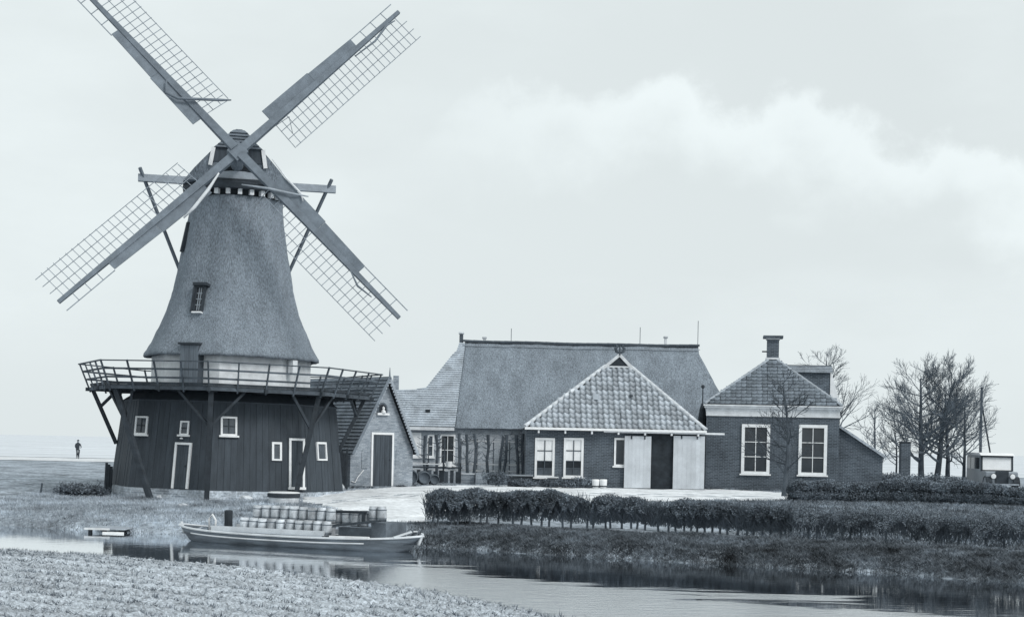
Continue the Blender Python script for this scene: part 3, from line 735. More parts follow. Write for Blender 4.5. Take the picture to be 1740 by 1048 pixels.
def flat_tile_mesh(w=.25, l=.36, m=None):
    a = w / 2 - .006; return MB().add([(-a, 0, .035), (a, 0, .035), (a, l, .0), (-a, l, 0), (-a, 0, .062), (a, 0, .062), (a, l, .022), (-a, l, .022)],
        [(0, 3, 2, 1), (4, 5, 6, 7), (0, 1, 5, 4), (1, 2, 6, 5), (2, 3, 7, 6), (3, 0, 4, 7)]).mesh('tile', m or M_SLAB)
def tile_plane(parent, A, B, C, me, cw, rh, zmax=None, jit=.02, seed=1, skip=()):
    A, B, C = Vector(A), Vector(B), Vector(C); ex = (B - A).normalized(); W = (B - A).length
    ey = (C - A) - ex * (C - A).dot(ex); H = ey.length; ey.normalize(); cx_ = (C - A).dot(ex); F_ = frame(A, ex, ey)
    rn = random.Random(seed); nrow = int(H / rh); ncol = int(W / cw); cwf = W / ncol
    for j in range(nrow):
        y_ = j * rh; yc = y_ + rh * .5; lo = cx_ * yc / H; hi = W - (W - cx_) * yc / H
        if zmax is not None and (A + ey * yc).z > zmax: break
        for i in range(ncol):
            xc = (i + .5) * cwf
            if xc < lo + cwf * .1 or xc > hi - cwf * .1: continue
            M = F_ @ Matrix.Translation((xc + rn.uniform(-jit, jit) * .6, y_ - .03 + rn.uniform(-jit, jit), .012 + rn.uniform(0, .012))) @ Matrix.Rotation(rn.uniform(-.045, .045), 4, 'Z')
            inst('tile', me, parent, M)
def ridge_tiles(parent, p0, p1, up, m, step=.36, r_=.13, name='ridge_tile'):
    p0, p1 = Vector(p0), Vector(p1); L_ = (p1 - p0).length; n_ = max(1, int(L_ / step)); d = (p1 - p0).normalized(); st = L_ / n_
    mb = MB(); k = 7
    for yy, rr in ((-.02, r_ * 1.08), (st, r_ * .9)):
        for i in range(k): t = math.pi * i / (k - 1); mb.v.append((math.cos(t) * rr, yy, math.sin(t) * rr * .8))
    for i in range(k - 1): mb.f.append((i, i + 1, k + i + 1, k + i))
    mb.f.append(tuple(range(k)))
    me = mb.mesh(name, m, False); side = d.cross(Vector(up)).normalized(); n3 = side.cross(d)
    for i in range(n_):
        M = Matrix((side, d, n3)).transposed().to_4x4(); M.translation = p0 + d * (st * i); inst(name, me, parent, M)
def courses(name, parent, rows, m, th=.035):
    """stepped tile courses: rows = list of (left point, right point) from eave upward"""
    mb = MB()
    for (a, b), (c, d) in zip(rows, rows[1:]):
        a, b, c, d = map(Vector, (a, b, c, d)); n_ = (b - a).cross(c - a)
        if n_.length < 1e-6: n_ = (b - a).cross(d - a)
        n_.normalize()
        mb.add([a + n_ * th, b + n_ * th, d, c, a, b], [(0, 1, 2, 3), (4, 5, 1, 0)])
    o = mb.build(name, m, parent, fix=False); o['kind'] = 'stuff'; return o

# ------------------------------------------------------------------ big thatched barn behind everything
BG = .1
barn = empty('barn', (0, 0, 0), 0, 'large barn with long thatched roof and pale tiled left end behind the yard', 'barn')
barn.location = (3.5, 86, BG); BM = Matrix.Translation((3.5, 86, BG))
EZ, RZ, RUN = 3.0, 7.92, 5.6
nrmB = Vector((0, -(RZ - EZ), RUN)).normalized()
def bp_(u, v): return hit(BM, (0, 0, EZ), nrmB, u, v)
tl = [bp_(772, 726), bp_(781, 655), bp_(789, 590), bp_(790, 581)]
tr = [bp_(1262, 732), bp_(1224, 668), bp_(1188, 603), bp_(1186, 581)]
ll = [bp_(640, 723), bp_(640, 662), bp_(722, 661), bp_(769, 602), bp_(776, 596), bp_(782, 578)]
def at_z(poly, z):
    pts = sorted(poly, key=lambda p: p.z)
    for a, b in zip(pts, pts[1:]):
        if a.z <= z <= b.z and b.z - a.z > 1e-6: return a.lerp(b, (z - a.z) / (b.z - a.z))
    return pts[0].copy() if z < pts[0].z else pts[-1].copy()
NT, NSX = 40, 110; V = []; Fc = []
def sag(x_): f = (x_ - tl[-1].x) / (tr[-1].x - tl[-1].x); return .035 * math.sin(math.pi * min(1, max(0, f))) + .012 * math.sin(f * 17)
for half in (0, 1):
    b0 = len(V)
    for j in range(NT + 1):
        z_ = EZ - .12 + (RZ - EZ + .12) * j / NT; a, b = at_z(tl, z_), at_z(tr, z_)
        yy = (z_ - EZ) / (RZ - EZ) * RUN
        for i in range(NSX + 1):
            x_ = a.x + (b.x - a.x) * i / NSX; q = Vector((x_, yy, z_)); dn = .07 * mnoise.noise(q * .55) + .035 * mnoise.noise(q * 2.1)
            p = Vector((x_, yy, z_)) + nrmB * dn; p.z -= sag(x_) * j / NT
            if half: p.y = 2 * RUN - p.y
            V.append(tuple(p))
    for j in range(NT):
        for i in range(NSX):
            q = (b0 + j * (NSX + 1) + i, b0 + j * (NSX + 1) + i + 1, b0 + (j + 1) * (NSX + 1) + i + 1, b0 + (j + 1) * (NSX + 1) + i); Fc.append(q if not half else q[::-1])
n1 = (NT + 1) * (NSX + 1)
for j in range(NT):
    for i in (0, NSX):
        a, b = j * (NSX + 1) + i, (j + 1) * (NSX + 1) + i; Fc.append((a, b, b + n1, a + n1))
mb = MB(); mb.v = V; mb.f = Fc; mb.build('thatched_roof', M_THATCH2, barn, smooth=True)
yl_, yr_ = tl[-1], tr[-1]
rx_ = np.linspace(yl_.x - .1, yr_.x + .05, 24)
mb = MB()
for a, b in zip(rx_, rx_[1:]): mb.bar((a, RUN, RZ + .02 - sag(a)), (b, RUN, RZ + .01 - sag(b)), .36, .11)
mb.build('ridge', M_LEAD, barn)
mb = MB()
for a, b in zip(rx_, rx_[1:]): mb.bar((a, RUN - .42, RZ - .26 - sag(a)), (b, RUN - .42, RZ - .26 - sag(b)), .05, .04)
mb.build('ridge_lath', M_COURSE, barn)
rows = []
nrow = 38
for j in range(nrow + 1):
    z_ = EZ - .1 + (RZ - .1 - EZ + .1) * j / nrow; yy = (z_ - EZ) / (RZ - EZ) * RUN
    a = at_z(ll[1:] if z_ > ll[1].z else ll[:2], z_); b = at_z(tl, z_); rows.append((Vector((a.x, yy - .02, z_)), Vector((b.x + .03, yy - .02, z_))))
courses('tile_courses', barn, rows, M_COURSE, .04)
mb = MB()
for (a, b), (c, d) in zip(rows, rows[1:]):       # rear slope and end closing of the tiled part
    m_ = lambda p: Vector((p.x, 2 * RUN - p.y, p.z)); mb.add([m_(a), m_(b), m_(d), m_(c)], [(3, 2, 1, 0)]); mb.add([a, c, m_(c), m_(a)], [(0, 1, 2, 3)])
mb.build('rear_tiles', M_COURSE, barn, fix=False)
xl, _ = on_local(BM, 640, 780, .5); xr, _ = on_local(BM, 1250, 780, .5)
MB().box(xl, xr, .2, 10.6, -.3, EZ + .1).build('wall', M_BARNBRICK, barn)
xg, _ = on_local(BM, 772, 726, -.1)
MB().box(xl, xg, -.12, .02, EZ - .3, EZ - .12).build('gutter', M_WHITE2, barn)
def bwin(u0, v0, u1, v1, nx, ny, **kw):
    x0, z0 = on_local(BM, u0, v1, .196); x1, z1 = on_local(BM, u1, v0, .196); return window(barn, Matrix.Translation((0, .196, 0)), x0, x1, z0, z1, nx, ny, **kw)
bwin(699, 735, 716, 776, 1, 2, pm=M_BLIND_REFL)
bwin(726, 738, 738, 776, 1, 2, pm=M_GLASS2)
bwin(747, 738, 774, 790, 2, 2, pm=M_GLASS)
MB().box(*(lambda a, b: (a, b))(*sorted((on_local(BM, 668, 650, 3)[0], on_local(BM, 677, 650, 3)[0]))), 3, 3.4, 4.2, on_local(BM, 672, 638, 3)[1]).build('chimney', M_BRICK2, barn)
def ridge_stack(u0, u1, v0, v1, yl, m, cap=True):
    x0, z0 = on_local(BM, u0, v1, yl); x1, z1 = on_local(BM, u1, v0, yl); o = MB().box(x0, x1, yl, yl + .35, z0 - .3, z1).build('chimney', m, barn)
    if cap: MB().box(x0 - .05, x1 + .05, yl - .05, yl + .4, z1 + .002, z1 + .09).build('chimney_cap', M_STONE, o)
ridge_stack(780.5, 787, 567, 582, RUN - .1, M_BRICK)
ridge_stack(820.5, 825.5, 575, 582, RUN + .1, M_WHITE2)
ridge_stack(1129.5, 1133.5, 574, 582, RUN + .1, M_WHITE2)
for u, v in ((869, 558), (1088, 556), (1186.5, 545)):
    x0, z1 = on_local(BM, u, v, RUN); MB().tube([(x0, RUN, RZ), (x0, RUN, z1)], .018, 5).build('lightning_rod', M_LEAD, barn)
# small vent in the tiled slope
p = bp_(727, 699); MB().box(p.x - .12, p.x + .12, p.y - .12, p.y + .1, p.z - .05, p.z + .12).build('roof_vent', M_DARK, barn)

# ------------------------------------------------------------------ little brick coach house with the steep gable, right of the mill
p = ground_px(648, 827); CY = R(42)
coach = empty('coach_house', (p.x, 73.0, .08), CY, 'small brick outhouse with steep gable and big dark door beside the windmill', 'outhouse')
coach.location.x = px(648, 827, 73).x
CM = wmat(coach)
xl, _ = on_local(CM, 595, 800); xr, _ = on_local(CM, 701, 800)
ax, az_ = on_local(CM, 656, 641); _, ezl = on_local(CM, 600, 766); _, ezr = on_local(CM, 702, 766)
ez = (ezl + ezr) / 2; LD = 7.0
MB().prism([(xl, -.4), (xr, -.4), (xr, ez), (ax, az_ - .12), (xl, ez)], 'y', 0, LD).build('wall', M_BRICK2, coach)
oh = .28                                            # verge overhang
for s_, xe in ((-1, xl), (1, xr)):
    e = Vector((xe, 0, ez)) + (Vector((xe, 0, ez)) - Vector((ax, 0, az_))).normalized() * .18
    t = Vector((ax, 0, az_)); d = (t - e); nn = Vector((-d.z, 0, d.x)).normalized() * (1 if s_ < 0 else -1)
    if nn.z < 0: nn = -nn
    nr_ = 22; rows = []
    for j in range(nr_ + 1):
        q = e + d * (j / nr_) + nn * .04
        rows.append((Vector((q.x, LD, q.z)), Vector((q.x, -oh, q.z))) if s_ < 0 else (Vector((q.x, -oh, q.z)), Vector((q.x, LD, q.z))))
    courses('tile_courses', coach, rows, M_DCOURSE, .045)
    mb = MB(); a, b = e + nn * .035, t + nn * .035; mb.slab([Vector((a.x, -oh + .01, a.z)), Vector((b.x, -oh + .01, b.z)), Vector((b.x, LD, b.z)), Vector((a.x, LD, a.z))], .06); mb.build('roof_deck', M_DARK, coach)
    mb = MB(); mb.bar(Vector((e.x, -oh - .02, e.z)) + nn * .0, Vector((t.x, -oh - .02, t.z)) + nn * .0, .05, .13, up=(nn.x, 0, nn.z)); vb = mb.build('verge_board', M_SAIL if s_ < 0 else M_BEAM, coach)
    n_ = 26
    for j in range(n_):                             # scalloped lower edge of the verge board
        q = e.lerp(t, (j + .5) / n_) - nn * .08; MB().lathe([(.01, -.015), (.05, -.014), (.05, .014), (.01, .015)], 8).build('scallop', M_BEAM, vb, M=Matrix.Translation((q.x, -oh - .02, q.z)) @ Matrix.Rotation(R(90), 4, 'X'))
MB().tube([(ax, -oh, az_ - .05), (ax, -oh, az_ + .45)], [.05, .012], 6).build('finial', M_SAIL, coach)
def cr_(u0, v0, u1, v1): a, b = on_local(CM, u0, v1); c, d = on_local(CM, u1, v0); return a, c, b, d
x0, x1, z0, z1 = cr_(629, 735, 669, 827); door(coach, Matrix.Translation((0, -.004, 0)), x0, x1, max(z0, .0), z1, .10, .04, 8, dm=M_DOORD, bottom=False)
x0, x1, z0, z1 = cr_(641, 684, 658, 701); xm = (x0 + x1) / 2; hw_ = (x1 - x0) / 2
arc = [(xm - hw_, z0)] + [(xm + hw_ * math.cos(math.pi * (1 - i / 8)), z0 + (z1 - z0) * .45 + (z1 - z0) * .55 * math.sin(math.pi * i / 8)) for i in range(9)] + [(xm + hw_, z0)]
nic = MB().prism(arc, 'y', -.03, -.004).build('niche', M_BRICK, coach)
arc2 = [(xm + (a - xm) * .7, z0 + .05 + (b - z0) * .72) for a, b in arc]; MB().prism(arc2, 'y', -.045, -.031).build('niche_opening', M_VOID, nic)
MB().box(x0 - .06, x1 + .06, -.12, -.004, z0 - .1, z0 - .002).build('sill', M_WHITE, nic)
MB().lathe([(.12, 0), (.1, .1), (.05, .14), (.07, .22), (.02, .3)], 10, (xm, -.09, z0)).build('ornament', M_WHITE, nic)
for u0, u1 in ((614, 625), (672, 680)):
    x0, x1, z0, z1 = cr_(u0, 762, u1, 795); xm = (x0 + x1) / 2; hw_ = (x1 - x0) / 2
    arc = [(xm - hw_, z0)] + [(xm + hw_ * math.cos(math.pi * (1 - i / 6)), z1 - hw_ + hw_ * math.sin(math.pi * i / 6)) for i in range(7)] + [(xm + hw_, z0)]
    MB().prism(arc, 'y', -.025, -.004).build('blind_niche', M_BRICK2, coach)
x0, z0 = on_local(CM, 596, 817); x1, z1 = on_local(CM, 617, 798)
MB().tube([(x0, -.05, z0), (x0 + .2, -.06, z0 - .06), ((x0 + x1) / 2, -.06, (z0 + z1) / 2 - .08), (x1, -.05, z1)], .022, 5).build('rope', M_WHITE, coach)

# ------------------------------------------------------------------ middle wing with pantiled hip
p = px(1048, 829, 77)
wing = empty('farm_wing', (p.x, 77, .1), R(1.0), 'low brick farm wing with pale pantiled hip roof and sliding doors', 'farm building')
WM = wmat(wing)
xl, _ = on_local(WM, 893, 780); xr, _ = on_local(WM, 1198, 780)
_, wez = on_local(WM, 1048, 729); wez -= 0.0
WR = 3.4
Aw = Vector((on_local(WM, 891, 727, -.3)[0], -.3, wez)); Bw = Vector((on_local(WM, 1201, 730, -.3)[0], -.3, wez))
cx_, cz_ = on_local(WM, 1051, 606, WR); Cw = Vector((cx_, WR, cz_))
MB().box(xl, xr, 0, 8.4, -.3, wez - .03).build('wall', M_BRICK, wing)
mb = MB(); mb.slab([Aw, Bw, Cw], .06); mb.build('roof_deck', M_UNDER, wing)
Ab, Bb, Cb = Aw + Vector((0, 9.3, 0)), Bw + Vector((0, 9.3, 0)), Vector((Cw.x, 9.0, Cw.z))
mb = MB(); mb.slab([Cw, Cb, Ab, Aw], .05); mb.slab([Bw, Bb, Cb, Cw], .05); mb.build('side_roof', M_PAN, wing)
pm_ = pantile_mesh(); gab = Aw.lerp(Cw, .865).z
tile_plane(wing, Aw, Bw, Cw, pm_, .275, .335, zmax=gab - .02, seed=4)
for a in (Aw, Bw): ridge_tiles(wing, a.lerp(Cw, .01) + Vector((0, 0, .03)), a.lerp(Cw, .86) + Vector((0, 0, .03)), (0, -.5, .9), M_STONE, .38, .11)
ga, gb = Aw.lerp(Cw, .85), Bw.lerp(Cw, .85)
MB().prism([(ga.x, ga.z), (gb.x, gb.z), (Cw.x, Cw.z + .02)], 'y', ga.y - .12, ga.y + .3).build('gablet', M_DARK, wing)
mb = MB()
for a in (ga, gb):
    q = Vector((a.x, ga.y - .16, a.z)); t = Vector((Cw.x, ga.y - .16, Cw.z + .06)); q = q + (q - t).normalized() * .12; mb.bar(q, t, .05, .15, up=(0, 0, 1))
mb.box(ga.x + .1, gb.x - .1, ga.y - .17, ga.y - .125, ga.z - .03, ga.z + .05); mb.build('bargeboard', M_WHITE2, wing)
# owl-board ornament on the gablet
ob = MB(); zt = Cw.z + .1; xo = Cw.x; yo = ga.y - .17
ob.tube([(xo, yo, zt - .05), (xo, yo, zt + .42)], [.05, .03], 6)
for s_ in (-1, 1): ob.tube([(xo, yo, zt + .05), (xo + s_ * .18, yo, zt + .12), (xo + s_ * .22, yo, zt + .28), (xo + s_ * .12, yo, zt + .38), (xo + s_ * .2, yo, zt + .46)], [.05, .075, .08, .06, .03], 6)
ob.build('gable_ornament', M_STAGE, wing)
MB().box(Aw.x + .02, Bw.x - .02, -.46, -.3, wez - .10, wez + .02).build('gutter', M_WHITE, wing)
brk = MB().box(-.04, .04, -.4, -.004, wez - .26, wez - .11).mesh('gutter_bracket', M_WHITE2)
for i in range(7): inst('gutter_bracket', brk, wing, Matrix.Translation((xl + .6 + (xr - xl - 1) * i / 6, 0, 0)))
def wr_(u0, v0, u1, v1, y=0.0): a, b = on_local(WM, u0, v1, y); c, d = on_local(WM, u1, v0, y); return a, c, b, d
I0 = Matrix.Translation((0, -.004, 0))
for u0, u1 in ((908, 943), (957, 992)):
    x0, x1, z0, z1 = wr_(u0, 744, u1, 810); window(wing, I0, x0, x1, z0, z1, 2, 4, .11, .06, rows=[0, .2, .405, .70, 1], pane_mats=[M_GLASS2, M_VOID, M_BLIND_REFL, M_BLIND_REFL], bm=M_STAGE, bar=.045)
x0, x1, z0, z1 = wr_(1043, 744, 1064, 791); window(wing, I0, x0, x1, z0, z1, 1, 1, .09, .05, pm=M_GLASS, sill=True)
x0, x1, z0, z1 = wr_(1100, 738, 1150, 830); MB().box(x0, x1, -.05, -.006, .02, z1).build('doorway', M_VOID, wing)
xb0, xb1, z0, z1 = wr_(1030, 738, 1230, 743, -.25)
MB().box(on_local(WM, 1026, 740, -.25)[0], on_local(WM, 1231, 740, -.25)[0], -.28, -.2, z1 - .02, z1 + .07).build('sliding_rail', M_WHITE2, wing)
for u0, u1 in ((1060, 1107), (1143, 1198)):
    x0, x1, z0, z1 = wr_(u0, 741, u1, 831, -.2); dd = MB().box(x0, x1, -.19, -.13, .04, z1).build('sliding_door', M_SLIDE, wing); n_ = 7
    for i in range(n_): a = x0 + (x1 - x0) * i / n_; b = x0 + (x1 - x0) * (i + 1) / n_; MB().box(a + .002, b - .002, -.205 - .002 * (i % 2), -.191, .05, z1 - .01).build('plank', M_SLIDE, dd)
    for fx in (.25, .75): xx = x0 + (x1 - x0) * fx; MB().box(xx - .03, xx + .03, -.24, -.215, z1 - .15, z1 + .03).build('hanger', M_DARK, dd)
# odd replaced tile and a dark tile on the pantiles
def hip_pt(u, v): return hit(WM, Aw, (Bw - Aw).cross(Cw - Aw).normalized(), u, v)
F_ = frame(hip_pt(1013, 677), Bw - Aw, Cw - Aw); MB().box(-.16, .16, -.2, .2, .1, .13).build('roof_light', M_BEAM, wing, M=F_)
F_ = frame(hip_pt(1072, 676), Bw - Aw, Cw - Aw); MB().box(-.09, .09, -.1, .1, .1, .125).build('broken_tile', M_DARK, wing, M=F_)

# ------------------------------------------------------------------ right-hand house
p = px(1312, 831, 78.4)
house = empty('brick_house', (p.x, 78.4, .1), R(-7.5), 'dark brick house with white cornice, chimney and two tall windows', 'house')
HM = wmat(house)
xl, _ = on_local(HM, 1199, 780); xr, _ = on_local(HM, 1425, 780)
_, c0 = on_local(HM, 1312, 708); _, c1 = on_local(HM, 1312, 691)
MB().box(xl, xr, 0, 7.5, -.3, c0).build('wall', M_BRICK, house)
mb = MB(); mb.box(xl - .02, xr + .02, -.06, .2, c0 + .002, c1 - .1); mb.box(xl - .12, xr + .12, -.2, .25, c1 - .098, c1); mb.box(xl - .16, xr + .16, -.27, .25, c1 + .002, c1 + .07)
mb.build('cornice', M_WHITE2, house)
HR = 3.0
Ah = Vector((xl - .12, -.2, c1 + .075)); Bh = Vector((xr + .12, -.2, c1 + .075)); x0, z0 = on_local(HM, 1313, 607, HR); Ch = Vector((x0, HR, z0))
mb = MB(); mb.slab([Ah, Bh, Ch], .05); mb.build('roof_deck', M_UNDER, house)
Ab, Bb, Cb = Ah + Vector((0, 8, 0)), Bh + Vector((0, 8, 0)), Vector((Ch.x, 7.8, Ch.z))
mb = MB(); mb.slab([Ch, Cb, Ab, Ah], .05); mb.slab([Bh, Bb, Cb, Ch], .05); mb.add([Ab, Bb, Cb], [(0, 1, 2)]); mb.build('side_roof', M_SLAB, house)
tile_plane(house, Ah, Bh, Ch, flat_tile_mesh(.255, .37), .255, .285, zmax=Ch.z - .2, seed=8, jit=.014)
for a in (Ah, Bh): ridge_tiles(house, a.lerp(Ch, .01) + Vector((0, 0, .02)), a.lerp(Ch, .93) + Vector((0, 0, .02)), (0, -.5, .9), M_COURSE, .36, .085)
def hr_(u0, v0, u1, v1, y=0.0): a, b = on_local(HM, u0, v1, y); c, d = on_local(HM, u1, v0, y); return a, c, b, d
for q in ((1259, 721, 1309, 804), (1356, 722, 1406, 806)):
    x0, x1, z0, z1 = hr_(*q); window(house, I0, x0, x1, z0, z1, 2, 3, .15, .07, pm=M_GLASS, bar=.035)
x0, x1, z0, z1 = hr_(1303, 577, 1324, 612, HR - .2)
ch = MB().box(x0, x1, HR - .2, HR + .45, z0 - .3, z1).build('chimney', M_BRICK, house)
MB().box(x0 - .06, x1 + .06, HR - .26, HR + .5, z0 + .05, z0 + .14).build('chimney_flashing', M_WHITE2, ch)
MB().box(x0 - .05, x1 + .05, HR - .25, HR + .5, z1 + .002, z1 + .08).build('chimney_collar', M_WHITE2, ch)
MB().box(x0 - .2, x1 + .2, HR - .4, HR + .65, z1 + .082, z1 + .2).build('chimney_cap', M_BRICK, ch)
MB().bar((x0 - .25, HR - .1, z0 + .45), (x0, HR - .1, z0 + .45), .05, .07).build('iron_tie', M_DARK, ch)
# dormer on the right slope
y0, y1 = 3.3, 5.2
x0, x1, z0, z1 = hr_(1334, 634, 1411, 672, y0); dm = MB().box(x0, x1, y0, y1, z0 - .3, z1).build('dormer', M_BRICK, house)
rows = []
xa, zt = on_local(HM, 1330, 621, y0 + .6); xb_, _ = on_local(HM, 1413, 621, y0 + .6)
for j in range(5): f = j / 4; rows.append((Vector((xa, y0 - .15 + f * .9, z1 + .01 + f * (zt - z1))), Vector((xb_ + .02, y0 - .15 + f * .9, z1 + .01 + f * (zt - z1)))))
courses('tile_courses', dm, rows, M_COURSE, .05)
mb = MB(); mb.slab([rows[-1][0], rows[-1][1], rows[-1][1] + Vector((0, 1.1, -.4)), rows[-1][0] + Vector((0, 1.1, -.4))], .04); mb.bar(rows[-1][0], rows[-1][1], .1, .08); mb.build('dormer_ridge', M_LEAD, dm)
xw, zw = on_local(HM, 1424, 687, y0)
mb = MB(); mb.prism([(x1 + .003, z1 - .02), (x1 + .08, z1 - .02), (xw + .1, zw), (xw - .12, zw), (x1 + .003, z0 - .1)], 'y', y0 - .04, y0 + .03); mb.build('dormer_cheek', M_WHITE, dm)
# lean-to on the right
yl = .7
q = [on_local(HM, u, v, yl) for u, v in ((1427, 724), (1500, 776))]
xe = q[1][0]
MB().prism([(xr + .01, -.3), (xe, -.3), (xe, q[1][1]), (xr + .01, q[0][1])], 'y', yl, 6.6).build('lean_to_wall', M_BRICK, house)
mb = MB(); mb.slab([(xr + .02, yl - .12, q[0][1] + .06), (xe + .15, yl - .12, q[1][1] + .0), (xe + .15, 6.7, q[1][1] + .0), (xr + .02, 6.7, q[0][1] + .06)], .07); mb.build('lean_to_roof', M_SLAB, house)
mb = MB(); mb.bar((xr + .02, yl - .15, q[0][1] + .02), (xe + .15, yl - .15, q[1][1] - .03), .04, .12); mb.build('lean_to_verge', M_COURSE, house)
MB().box(xl + .02, xr - .02, -.05, -.004, -.1, .12).build('plinth', M_LEAD, house)
# dark flue in the angle between the wing and the house
p = px(1193, 727, 80.5); fl = empty('flue_pipe', (p.x, p.y, p.z), 0, 'dark tapering flue rising in the corner between wing roof and house', 'flue')
MB().lathe([(.2, -2.9), (.2, .1), (.21, .5), (.15, .95), (.06, 1.25)], 12).build('base', M_DARK, fl)
MB().tube([(0, 0, 1.2), (0, 0, 2.0)], .03, 6).build('pipe', M_DARK, fl); MB().lathe([(.03, 2.0), (.09, 2.05), (.09, 2.14), (.02, 2.2)], 8).build('cowl', M_DARK, fl)

# ================================================================== CARGO BOAT
bl = px(308, 887, 47.2); brt = px(718, 910, 43.6)
bc = (bl + brt) / 2; blen = (Vector((brt.x, brt.y)) - Vector((bl.x, bl.y))).length
byaw = math.atan2(brt.y - bl.y, brt.x - bl.x)
boat = empty('cargo_boat', (bc.x, bc.y, WZ), byaw, 'long low wooden cargo boat laden with kegs, moored below the windmill', 'boat')
OM = wmat(boat); HB = blen / 2
def beam(t): return .86 * max(0.0, 1 - abs(t) ** 3.0) ** .62 + .02
def sheer(t): return .29 + .07 * t * t + .07 * abs(t) ** 6
NSEC = 44; mb = MB(); prof_n = 9
ts = [-math.cos(math.pi * i / NSEC) for i in range(NSEC + 1)]
for t in ts:
    b, g_z = beam(t), sheer(t); x_ = t * HB; k = 1 - .25 * abs(t) ** 4; rk_ = abs(t) ** 6 * .30; ra = -t * abs(t) ** 5 * .28
    pr = [(-b, g_z), (-b * 1.03, g_z * .62), (-b * .97, .08), (-b * .8, -.15 * k), (0, -.25 * k), (b * .8, -.15 * k), (b * .97, .08), (b * 1.03, g_z * .62), (b, g_z)]
    mb.v.extend((x_ + ra * min(1, max(0, (g_z - zz) / .5)), yy, zz + rk_ * min(1, max(0, (g_z - zz) / .5))) for yy, zz in pr)
for i in range(NSEC):
    for k in range(prof_n - 1): a = i * prof_n + k; mb.f.append((a, a + 1, a + prof_n + 1, a + prof_n))
hull = mb.build('hull', M_HULL, boat, smooth=True)
mb = MB()
for t in ts[2:-2]: b = beam(t) - .05; mb.v += [(t * HB, -b, .2), (t * HB, b, .2)]
for i in range(len(ts) - 5): mb.f.append((2 * i, 2 * i + 1, 2 * i + 3, 2 * i + 2))
mb.build('deck', M_TAR, boat)
for s_ in (-1, 1):
    pts = [(t * HB, s_ * (beam(t) + .01), sheer(t) + .015) for t in ts]; MB().tube(pts, .032, 5).build('gunwale', M_GUN, boat, smooth=True)
    pts = [(t * HB, s_ * (beam(t) * 1.03 + .012), sheer(t) - .11) for t in ts[9:-12]]; MB().tube(pts, .022, 5).build('rubbing_strake', M_GUN, boat, smooth=True)
# inner side decks and coaming
def ol(u, v, yl): x_, z_ = on_local(OM, u, v, yl); return x_, z_
for s_ in (-1, 1):
    pts = [(x_ * HB, s_ * .62, .42) for x_ in np.linspace(-.62, .32, 12)]
    mb = MB(); mb.bar(pts[0], pts[-1], .05, .14); mb.build('coaming', M_GUN, boat)
    mb = MB(); mb.add([(-.62 * HB, s_ * .65, .36), (.32 * HB, s_ * .65, .36), (.32 * HB, s_ * .82, .34), (-.62 * HB, s_ * .80, .35)], [(0, 1, 2, 3)]); mb.build('side_deck', M_BEAM, boat)
# aft cabin box with lower hatch
x0, _ = ol(575, 905, -.5); x1, _ = ol(623, 905, -.5); x2, _ = ol(656, 905, -.55)
x1 = ol(632, 905, -.5)[0]; hb_ = MB().box(x0, x1, -.5, .5, .2, .62).build('hatch', M_TAR, boat)
MB().box(x1 + .004, x2, -.56, .56, .2, .78).build('cabin', M_TAR, boat)
MB().bar((x0 - .05, -.6, .66), (x2 - .05, -.6, .86), .30, .06, up=(0, 0, 1)).build('sloping_plank', M_DARK, boat)
x3, _ = ol(495, 912, -.9); x4, _ = ol(624, 914, -.9)
MB().bar((x0 - .1, -.80, .36), (x4, -.80, .38), .05, .06).build('fender_board', M_WHITE, boat)
for s_ in (-1, 1):                                   # stern planks
    x5 = .93 * HB
    MB().bar((x2 + .2, s_ * .5, .40), (x5, s_ * .12, .56), .12, .04).build('stern_plank', M_GUN, boat)
MB().tube([(HB * .97, 0, .2), (HB * 1.0, 0, .52)], .045, 6).build('stern_post', M_GUN, boat)
MB().tube([(-HB * .97, 0, .2), (-HB * 1.0, 0, .52)], .05, 6).build('stem_post', M_GUN, boat)
# long poles lying above the kegs, and the post that carries them
xa, za = ol(430, 864, .1); xb_, zb_ = ol(500, 866, .1); MB().tube([(xa, .15, za), (xb_, .15, zb_)], .03, 6).build('spar', M_GUN, boat)
xa, za = ol(470, 866, -.05); xb_, zb_ = ol(622, 870, -.05); MB().tube([(xa, -.02, za), (xb_, -.02, zb_)], .042, 6).build('boom', M_DARK, boat)
xc, _ = ol(617, 875, -.05); MB().bar((xc, -.02, .75), (xc, -.02, zb_ - .02), .08, .08).build('boom_post', M_DARK, boat)
# fore-deck gear
xs_, zs0 = ol(388, 893, 0); _, zs1 = ol(388, 866, 0); MB().lathe([(.12, .2), (.12, zs1 - .03), (.09, zs1)], 12, (xs_, 0, 0)).build('mooring_post', M_DARK, boat)
for i, (u, v, s_) in enumerate(((330, 886, .15), (341, 890, .17), (350, 888, .19), (357, 893, .17), (372, 892, .13))):
    x_, z_ = ol(u, v, 0); q = bmesh.new(); bmesh.ops.create_icosphere(q, subdivisions=2, radius=s_)
    for vv in q.verts: vv.co += vv.co.normalized() * (.05 * mnoise.noise(vv.co * 6 + Vector((i, 0, 0)))); vv.co.z *= .7
    me = bpy.data.meshes.new('sack'); q.to_mesh(me); q.free(); me.materials.append((M_DARK, M_BEAM, M_TAR)[i % 3]); me.shade_smooth()
    o = inst('sack', me, None); o.location = OM @ Vector((x_, 0.05 * (i % 2), .2 + s_ * .5)); nm = ('first', 'second', 'third', 'fourth', 'fifth')[i]
    tag(o, '%s lumpy sack from the left end, lying on the boat fore-deck' % nm, 'sack', 'sacks on the boat fore-deck')
x_, z_ = ol(361, 884, -.1); MB().tube([(x_ - .1, -.1, .3), (x_ - .12, -.1, z_ + .05), (x_, -.1, z_ + .18), (x_ + .12, -.1, z_ + .02), (x_ + .1, -.1, .3)], .03, 6).build('mooring_bow', M_WHITE, boat, smooth=True)
